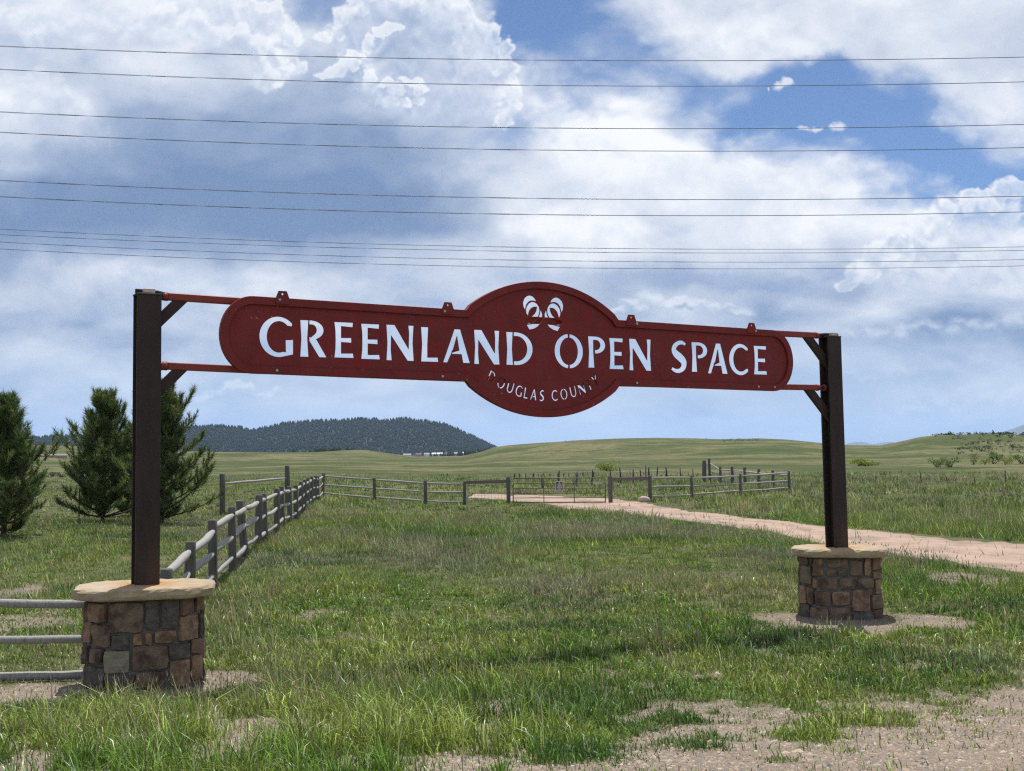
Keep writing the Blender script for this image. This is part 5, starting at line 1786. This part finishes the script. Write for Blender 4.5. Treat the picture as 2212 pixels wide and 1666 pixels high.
rng = np.random.default_rng(3)
sp = []
for k in range(1000):
    x = 2010 + rng.random() ** .8 * 330
    f = rng.uniform(.0, 1.0) if x > 2060 else rng.uniform(.25, .95)
    xx, yy, dd = slope_spot(x, f, 345)
    if vnoise(np.array(x / 30), np.array(f * 4), 3)[()] < .36: continue
    sp.append((xx, yy, rng.uniform(4.5, 10), dd))
scatter_shrubs('oak_scrub', sp, 'dense green oak scrub covering the right-hand hill', (.034, .058, .020), seed=6)
sp = []
for k in range(70):
    x = 1560 + rng.random() * 85
    xx, yy, dd = slope_spot(x, .45 + .4 * rng.random(), 345)
    sp.append((xx, yy, rng.uniform(2.2, 4.2), dd))
for k in range(230):
    x = rng.uniform(420, 2100); xx, yy, dd = slope_spot(x, rng.uniform(.0, 1.0), 200)
    sp.append((xx, yy, rng.uniform(1.0, 2.2), dd))
scatter_shrubs('hill_scrub', sp, 'scattered low scrub on the middle grass hill', (.040, .062, .022), seed=8)
# dark pines on the knoll in front of the mesa, the tree line left of it and on the saddle
pts, hs_ = [], []
for k in range(46):
    x = 690 + rng.normal() * 24 + (20 if k % 3 == 0 else 0)
    xx, yy, dd = slope_spot(x, rng.uniform(.8, 1.0)); q = at_depth(xx, yy, dd); pts.append((q.x, q.y, zat(q.x, q.y) - .5)); hs_.append(rng.uniform(1.8, 4.4))
conifer_stuff('knoll_trees', np.array(pts), np.array(hs_), 'clump of dark pines and scrub on the knoll before the mesa', (.040, .058, .026))
pts, hs_ = [], []
for k in range(220):
    x = rng.uniform(440, 640) if k % 3 else rng.uniform(925, 1062)
    r = rng.uniform(2600, 2900) if x < 700 else rng.uniform(2000, 2400)
    d = ray(x, 975); kk = r / math.hypot(d.x, d.y)
    zz = CAM_H + r * ((972 - (976.0 if x < 700 else 987 - (x - 925) * .11)) / F)
    pts.append((d.x * kk, d.y * kk, zz - 5)); hs_.append(rng.uniform(6, 13))
conifer_stuff('tree_line', np.array(pts), np.array(hs_), 'thin dark line of trees at the foot of the mesa', (.030, .044, .024))
# scattered houses at the foot of the mesa
GV = 'far houses at the foot of the mesa'
mw = mat('white_house_wall', (.72, .70, .67), .8, .05); mb = mat('tan_house_wall', (.36, .28, .22), .8, .1)
mr_ = [mat('grey_roof', (.28, .29, .31), .7, .1), mat('white_metal_roof', (.75, .75, .75), .5, .05), mat('brown_roof', (.16, .11, .09), .8, .1)]
proto = {}
HOUSES = [(880, 987.5, 18, 0, 0, 'long low pale shed, first of the far houses from the left'), (905, 986.5, 14, 1, 2, 'small tan house just right of the long pale shed'), (922, 986, 12, 0, 0, 'small white house with a grey roof, left of the big barn'),
          (945, 985.5, 24, 0, 1, 'big bright white barn, brightest of the far houses'), (964, 985.5, 12, 1, 2, 'small tan house just right of the bright white barn'), (985, 984.5, 15, 1, 0, 'grey-roofed tan house between the two white ones'),
          (1000, 984, 14, 0, 1, 'white-roofed house, second white one from the right'), (1018, 983.5, 12, 1, 2, 'brown-roofed house near the right end of the far houses'), (1034, 982.5, 13, 0, 0, 'last far house, where the mesa meets the grass hill')]
for x, y, w, mi, ri, lab in HOUSES:
    dd = 2450.0
    q = at_depth(x, y, dd)
    t = thing('house', q, rng.uniform(-.5, .5), lab, 'house', GV)
    bm = bmesh.new(); box_bm(bm, (-w * .42, -4, -6), (w * .42, 4, 4.2))
    ob('wall', bm_mesh('wall', bm, (mw, mb)[mi]), t)
    bm = bmesh.new()
    a = [bm.verts.new(v) for v in ((-w * .47, -4.8, 4.21), (w * .47, -4.8, 4.21), (w * .47, 4.8, 4.21), (-w * .47, 4.8, 4.21), (-w * .47, 0, 7), (w * .47, 0, 7))]
    for f in ((0, 1, 5, 4), (2, 3, 4, 5), (0, 4, 3), (1, 2, 5), (3, 2, 1, 0)): bm.faces.new([a[i] for i in f])
    ob('roof', bm_mesh('roof', bm, mr_[ri]), t)
# pale strip and low shed far left, between the pines
q = at_depth(117, 992, 330)
t = thing('long_shed', Vector((q.x, q.y, zat(q.x, q.y))), .1, 'long low white-roofed shed between the left pines', 'shed')
bm = bmesh.new(); box_bm(bm, (-3.2, -1.5, -1), (3.0, 1.5, .55)); ob('wall', bm_mesh('wall', bm, mb), t)
bm = bmesh.new(); box_bm(bm, (-3.4, -1.7, .552), (3.2, 1.7, .95), bevel=.05); ob('roof', bm_mesh('roof', bm, mr_[1]), t)
# lone stones on the far hillside
GR = 'pale rocks on the far hillside'
for k, (x, f, lab) in enumerate(((1781, .62, 'pale rock on the hillside just left of the right post'), (2062, .30, 'pale rock lying below the oak scrub'))):
    xx, yy, dd = slope_spot(x, f); q = at_depth(xx, yy, dd)
    bm = bmesh.new(); bmesh.ops.create_icosphere(bm, subdivisions=2, radius=1.0)
    for v in bm.verts: v.co = Vector((v.co.x * 1.1, v.co.y * .8, v.co.z * .5)) * rng.uniform(.8, 1.1)
    tag(ob('hill_rock', bm_mesh('hill_rock', bm, M_ROCK), None, (q.x, q.y, zat(q.x, q.y) + .3)), lab, 'rock', GR)


# ------------------------------------------------------------------ power lines
def power_line(yl, ym, yr, depth, r, label, spiral_to=1290.0, spiral=True, group='power lines crossing the sky'):
    """Cable through three frame rows (left edge, middle, right edge), continued far beyond both."""
    pl_, pm, pr = at_depth(0, yl, depth), at_depth(1106, ym, depth), at_depth(2212, yr, depth)
    A = np.polyfit([pl_.x, pm.x, pr.x], [pl_.z, pm.z, pr.z], 2)
    B = np.polyfit([pl_.x, pm.x, pr.x], [pl_.y, pm.y, pr.y], 1)
    X0, X1 = -depth * 1.1, depth * 1.1
    xs = at_depth(spiral_to, ym, depth).x
    bm = bmesh.new()
    if spiral:
        # two conductors wound loosely round each other, tied at intervals; single beyond
        n = int((xs - X0) / .12)
        X = np.linspace(X0, xs, n)
        z = np.polyval(A, X); y = np.polyval(B, X)
        pitch = 4.2 * depth / 45
        ph = X * 2 * PI / pitch
        for s in (0, PI):
            am = r * .95
            tube_pts(bm, [Vector((a, c + am * math.sin(p + s), b + am * math.cos(p + s))) for a, b, c, p in zip(X, z, y, ph)], r * .62, 5)
        # preformed ties: tight wavy sleeves
        k = 0
        for xt in np.arange(xs, X0, -pitch * .78):
            seg = np.linspace(xt - .75 * depth / 45, xt, 16)
            tube_pts(bm, [Vector((a, np.polyval(B, a) + r * 1.2 * math.sin(i * 1.9), np.polyval(A, a) + r * 1.2 * math.cos(i * 1.9))) for i, a in enumerate(seg)], r * .75, 5)
        X = np.linspace(xs, X1, 60)
    else:
        X = np.linspace(X0, X1, 140)
    tube_pts(bm, [Vector((a, np.polyval(B, a), np.polyval(A, a))) for a in X], r, 6)
    me = bm_mesh('power_line', bm, M_CABLE)
    return tag(ob('power_line', me), label, 'power line', group)


ordn = ['topmost power line of ten in the sky', 'second power line from the top', 'third power line from the top, upper of the second pair', 'fourth power line from the top, lower of the second pair',
        'fifth power line from the top, upper of the third pair', 'sixth power line from the top, lower of the third pair']
for (yl, ym, yr), lab in zip([(100, 129.5, 123.5), (150, 184, 177), (242, 276, 269), (286, 323.5, 319), (390, 428, 424), (425, 463, 458)], ordn):
    power_line(yl, ym, yr, 46, .0135, lab)
for (yl, ym, yr), lab in zip([(495, 534, 533.4), (507, 543, 541), (523, 562, 561), (538, 577, 574.5)],
                             ['uppermost of the four thin close-set lines above the sign', 'second of the four thin close-set lines above the sign', 'third of the four thin close-set lines above the sign', 'lowest power line of all, just above the sign']):
    power_line(yl, ym, yr, 60, .012, lab, spiral=True, spiral_to=1500)


# ------------------------------------------------------------------ grass
def project(X, Y, Z):
    R = np.array(CAM_R.transposed())
    x, y, z = X, Y, Z - CAM_H
    c = R @ np.stack([x, y, z])
    return CX + F * c[0] / -c[2], CY - F * c[1] / -c[2]


def grass_field(name, n, r0, r1, power, w0, label, seed, tri=False, hmul=1.0):
    rng = np.random.default_rng(seed)
    # area density falls off with distance
    q = 2 - power
    u = rng.random(n)
    r = (r0 ** q + u * (r1 ** q - r0 ** q)) ** (1 / q)
    a = rng.uniform(math.radians(-29.5), math.radians(28.5), n)
    # tufts: a share of the blades gathers round common roots
    m = n // 14
    root = rng.integers(0, m, n)
    tuft = rng.random(n) < .78
    rooth = np.exp(rng.normal(size=m) * .38)
    r = np.where(tuft, r[root], r); a = np.where(tuft, a[root], a)
    X, Y = np.sin(a) * r, np.cos(a) * r
    k = (r / 10) ** .6
    jx, jy = rng.normal(size=n), rng.normal(size=n)
    X = X + np.where(tuft, jx * .038 * k, 0); Y = Y + np.where(tuft, jy * .038 * k, 0)
    hroot = np.where(tuft, rooth[root], .7)
    croot = np.where(tuft, np.exp(rng.normal(size=m) * .22)[root], 1.0)
    aroot = np.arctan2(jy, jx)
    g = cover(X, Y)
    keep = rng.random(n) < g
    keep &= rng.random(n) > sstep(r1 * .55, r1, r) * (.9 if r1 > 100 else 0)
    keep &= ~in_track(X, Y) | (rng.random(n) < .012)
    # the piers stand clear
    for c, rz in ((CTR_L, .24), (CTR_R, -.24)):
        dx, dy = X - c.x, Y - c.y
        lx, ly = dx * math.cos(rz) + dy * math.sin(rz), -dx * math.sin(rz) + dy * math.cos(rz)
        keep &= ~((np.abs(lx) < PW / 2 + .02) & (np.abs(ly) < PD / 2 + .03))
    X, Y, r, a, g, root, tuft, hroot, croot, aroot = (q[keep] for q in (X, Y, r, a, g, root, tuft, hroot, croot, aroot))
    n = len(X)
    Z = zfun(X, Y)
    # fields
    big = fbm(X * .22 + 3, Y * .14 + 5, 4, 501)
    med = fbm(X * .9, Y * .9, 4, 511)
    dry = fbm(X * .35 + 11, Y * .20 + 2, 5, 521)
    dark = fbm(X * .5 + 31, Y * .4 + 12, 4, 531)
    beyond = (X < -4.5 - (Y - 15.7) * .117)            # left of the receding fence: shorter turf
    right = sstep(0, 3, X - np.interp(Y, TRB[::-1, 1] if TRB[0, 1] > TRB[-1, 1] else TRB[:, 1], TRB[::-1, 0] if TRB[0, 1] > TRB[-1, 1] else TRB[:, 0]))
    right = right * (Y > 18)
    hgt = (.075 + .085 * sstep(.35, .65, big) + .05 * (med - .5) * 2) * hmul
    hgt = hgt * (1 + .35 * (1 - sstep(9.0, 12.5, r)))
    hgt = np.where(beyond, hgt * .62, hgt)
    hgt = hgt * (1 + .8 * right)
    hgt = hgt * (.45 + .55 * sstep(.25, .9, g))
    for c in (CTR_L, CTR_R):
        dd_ = np.hypot(X - c.x, Y - c.y)
        hgt = hgt * (.5 + .5 * sstep(.9, 1.9, dd_))
    hgt *= rng.uniform(.55, 1.35, n) * hroot * np.where(r < 12, .85, .78 + .22 * sstep(24, 40, r))
    hgt = np.clip(hgt, .025, .45)
    # colour
    greenA = np.array([.125, .212, .034]); greenB = np.array([.205, .262, .054]); greenC = np.array([.050, .115, .022]); straw = np.array([.47, .40, .245]); grey = np.array([.215, .23, .15])
    t1 = sstep(.38, .62, med)[:, None]
    col = greenA * (1 - t1) + greenB * t1
    td = sstep(.52, .66, dark)[:, None] * .8
    col = col * (1 - td) + greenC * td
    tg = sstep(.54, .70, fbm(X * .30 + 71, Y * .22 + 9, 4, 541))[:, None] * .55 * sstep(10, 16, r)[:, None]
    col = col * (1 - tg) + grey * tg
    pdry = .10 + .50 * sstep(.48, .66, dry) + .18 * right
    pdry = np.where(beyond, pdry * .5 + .18, pdry)
    pdry = np.where(r < 13, pdry * (.35 + .55 * sstep(9, 13, r)), pdry) * .82
    pdry = np.where(g < .5, pdry * .8 + .12, pdry)
    isd = rng.random(n) < pdry
    md = rng.uniform(.45, 1.0, n)[:, None]
    col = np.where(isd[:, None], col * (1 - md) + straw * md, col)
    col = col * croot[:, None] * np.exp(rng.normal(size=(n, 1)) * .28) * np.array([1, 1, 1]) * (1 + rng.normal(size=(n, 3)) * .06)
    hgt = np.where(isd, hgt * rng.uniform(.8, 1.5, n), hgt)
    # blade shape
    w = w0 * (r / 10) ** .75 * rng.uniform(.6, 1.4, n)
    az = np.where(tuft, aroot + rng.normal(size=n) * .6, rng.random(n) * 2 * PI)
    bend = rng.uniform(.15, 1.0, n) * hgt * np.where(isd, .4, 1.05)
    wind = np.array([-.25, -.1])
    bx, by = np.cos(az) * bend + wind[0] * hgt * .5, np.sin(az) * bend + wind[1] * hgt * .5
    face = a + rng.normal(size=n) * .9 
    sx, sy = np.cos(face), -np.sin(face)
    P0 = np.stack([X, Y, Z - .01], 1)
    S = np.stack([sx, sy, np.zeros(n)], 1) * (w / 2)[:, None]
    B = np.stack([bx, by, np.zeros(n)], 1)
    U = np.array([[0, 0, 1.0]])
    if tri:
        V = np.stack([P0 - S, P0 + S, P0 + B + U * hgt[:, None]], 1).reshape(-1, 3)
        Fc = np.arange(n * 3).reshape(-1, 3)
        k_ = 3
    else:
        Mid = P0 + B * .34 + U * (hgt * .60)[:, None]
        Tip = P0 + B + U * (hgt * np.clip(1 - (bend / (hgt + 1e-6)) ** 2 * .35, .55, 1))[:, None]
        V = np.stack([P0 - S, P0 + S, Mid + S * .85, Mid - S * .85, Tip], 1).reshape(-1, 3)
        b = np.arange(n)[:, None] * 5
        Fc = np.concatenate([b + np.array([[0, 1, 2]]), b + np.array([[0, 2, 3]]), b + np.array([[3, 2, 4]])], 0)
        k_ = 5
    tint = np.repeat(col, k_, 0)
    fade = None
    me = np_mesh(name, V, Fc, M_GRASS, np.clip(tint, .005, 1))
    return tag(ob(name, me), label, None, None, 'stuff')


grass_field('grass', 330000, 6.6, 20, 1.3, .0078, 'tall green grass in the foreground and around the piers', 61)
grass_field('meadow_grass', 330000, 19, 46, 1.25, .0092, 'green and straw meadow grass between the sign and the gate', 62, tri=True, hmul=1.1)
grass_field('pasture_grass', 160000, 44, 135, 1.35, .013, 'distant pasture grass round the fences', 63, tri=True, hmul=1.15)


# seed heads on thin stalks in the middle of the meadow
def seed_heads(n, seed):
    rng = np.random.default_rng(seed)
    r = (10 ** .6 + rng.random(n) * (48 ** .6 - 10 ** .6)) ** (1 / .6)
    a = rng.uniform(-.50, .50, n)
    X, Y = np.sin(a) * r, np.cos(a) * r
    dry = fbm(X * .35 + 11, Y * .20 + 2, 5, 521)
    keep = (rng.random(n) < cover(X, Y) * (.15 + .85 * sstep(.45, .62, dry))) & ~in_track(X, Y)
    for c in (CTR_L, CTR_R): keep &= np.hypot(X - c.x, Y - c.y) > .85
    X, Y, r, a = X[keep], Y[keep], r[keep], a[keep]
    n = len(X); Z = zfun(X, Y)
    h = rng.uniform(.15, .30, n)
    w = .0026 * (r / 10) ** .6
    s = np.stack([np.cos(a), -np.sin(a), 0 * a], 1)
    lean = np.stack([rng.normal(size=n) * .10, rng.normal(size=n) * .10, 0 * a], 1) * h[:, None]
    B = np.stack([X, Y, Z], 1); U = np.array([[0, 0, 1.]])
    p1 = B + lean * .7 + U * (h * .78)[:, None]; p2 = B + lean + U * h[:, None]; pm = (p1 * .6 + p2 * .4)
    hw = w * 1.9
    V = np.stack([B - s * (w / 2)[:, None], B + s * (w / 2)[:, None], p1, p1 , pm + s * hw[:, None], p2, pm - s * hw[:, None]], 1).reshape(-1, 3)
    b = np.arange(n)[:, None] * 7
    Fc = np.concatenate([b + [[0, 1, 2]], b + [[3, 4, 5]], b + [[3, 5, 6]]], 0)
    c = np.array([[.30, .255, .15]]) * rng.uniform(.65, 1.2, (n, 1))
    st = np.array([[.13, .14, .05]]) * np.ones((n, 1))
    tint = np.stack([st, st, st, c, c, c, c], 1).reshape(-1, 3)
    tag(ob('seed_grass', np_mesh('seed_grass', V, Fc, M_GRASS, tint)), 'pale feathery seed heads on thin stalks through the meadow', None, None, 'stuff')


seed_heads(24000, 71)


# ------------------------------------------------------------------ gravel on the bare ground
def pebbles(n, seed):
    rng = np.random.default_rng(seed)
    r = (6.4 ** .5 + rng.random(n) * (17.5 ** .5 - 6.4 ** .5)) ** 2
    a = rng.uniform(math.radians(-29), math.radians(28), n)
    X, Y = np.sin(a) * r, np.cos(a) * r
    keep = rng.random(n) < (1.02 - cover(X, Y)) ** 1.5
    X, Y = X[keep], Y[keep]; n = len(X)
    Z = zfun(X, Y)
    s = np.exp(rng.normal(size=n) * .5) * .0068
    s = np.clip(s, .004, .032)
    base = np.array([[1, 0, 0], [.25, .95, 0], [-.8, .6, 0], [-.8, -.6, 0], [.25, -.95, 0], [0.1, 0, .62], [-.15, .1, .55]])
    k = len(base)
    ang = rng.random(n) * 6.28
    jit = 1 + rng.normal(size=(n, k, 3)) * .2
    L = base[None] * jit * s[:, None, None] * np.stack([rng.uniform(.8, 1.5, n), rng.uniform(.6, 1.1, n), rng.uniform(.6, 1.2, n)], 1)[:, None, :]
    c, sn = np.cos(ang)[:, None], np.sin(ang)[:, None]
    V = np.stack([L[..., 0] * c - L[..., 1] * sn + X[:, None], L[..., 0] * sn + L[..., 1] * c + Y[:, None], L[..., 2] + Z[:, None]], -1).reshape(-1, 3)
    f = np.array([[0, 1, 5], [1, 2, 6], [1, 6, 5], [2, 3, 6], [3, 4, 5], [3, 5, 6], [4, 0, 5]])
    Fc = (np.arange(n)[:, None, None] * k + f[None]).reshape(-1, 3)
    pal = np.array([[.29, .225, .170], [.235, .185, .145], [.36, .30, .24], [.18, .155, .135], [.12, .11, .105], [.37, .32, .27], [.31, .205, .155]])
    col = pal[rng.choice(7, n, p=[.28, .22, .16, .14, .06, .06, .08])] * rng.uniform(.75, 1.25, (n, 1))
    m = bpy.data.materials.new('mixed_gravel'); m.use_nodes = True
    p = m.node_tree.nodes['Principled BSDF']; p.inputs['Roughness'].default_value = .9; p.inputs['Specular IOR Level'].default_value = .2
    at = m.node_tree.nodes.new('ShaderNodeAttribute'); at.attribute_name = 'tint'; m.node_tree.links.new(at.outputs[0], p.inputs['Base Color'])
    tag(ob('gravel', np_mesh('gravel', V, Fc, m, np.repeat(col, k, 0))), 'loose pink and grey gravel on the bare ground', None, None, 'stuff')


pebbles(120000, 81)


# ------------------------------------------------------------------ air
def haze():
    bm = bmesh.new()
    box_bm(bm, (-26000, -3000, -24), (26000, 42000, 900))
    m = bpy.data.materials.new('blue_air'); m.use_nodes = True
    nt = m.node_tree; nt.nodes.clear()
    v = nt.nodes.new('ShaderNodeVolumePrincipled')
    v.inputs['Color'].default_value = (.52, .72, 1.0, 1)
    v.inputs['Density'].default_value = 0.000038
    v.inputs['Anisotropy'].default_value = 0.2
    o = nt.nodes.new('ShaderNodeOutputMaterial'); nt.links.new(v.outputs[0], o.inputs['Volume'])
    tag(ob('haze', bm_mesh('haze', bm, m)), 'thin blue air over the prairie', None, None, 'stuff')


haze()
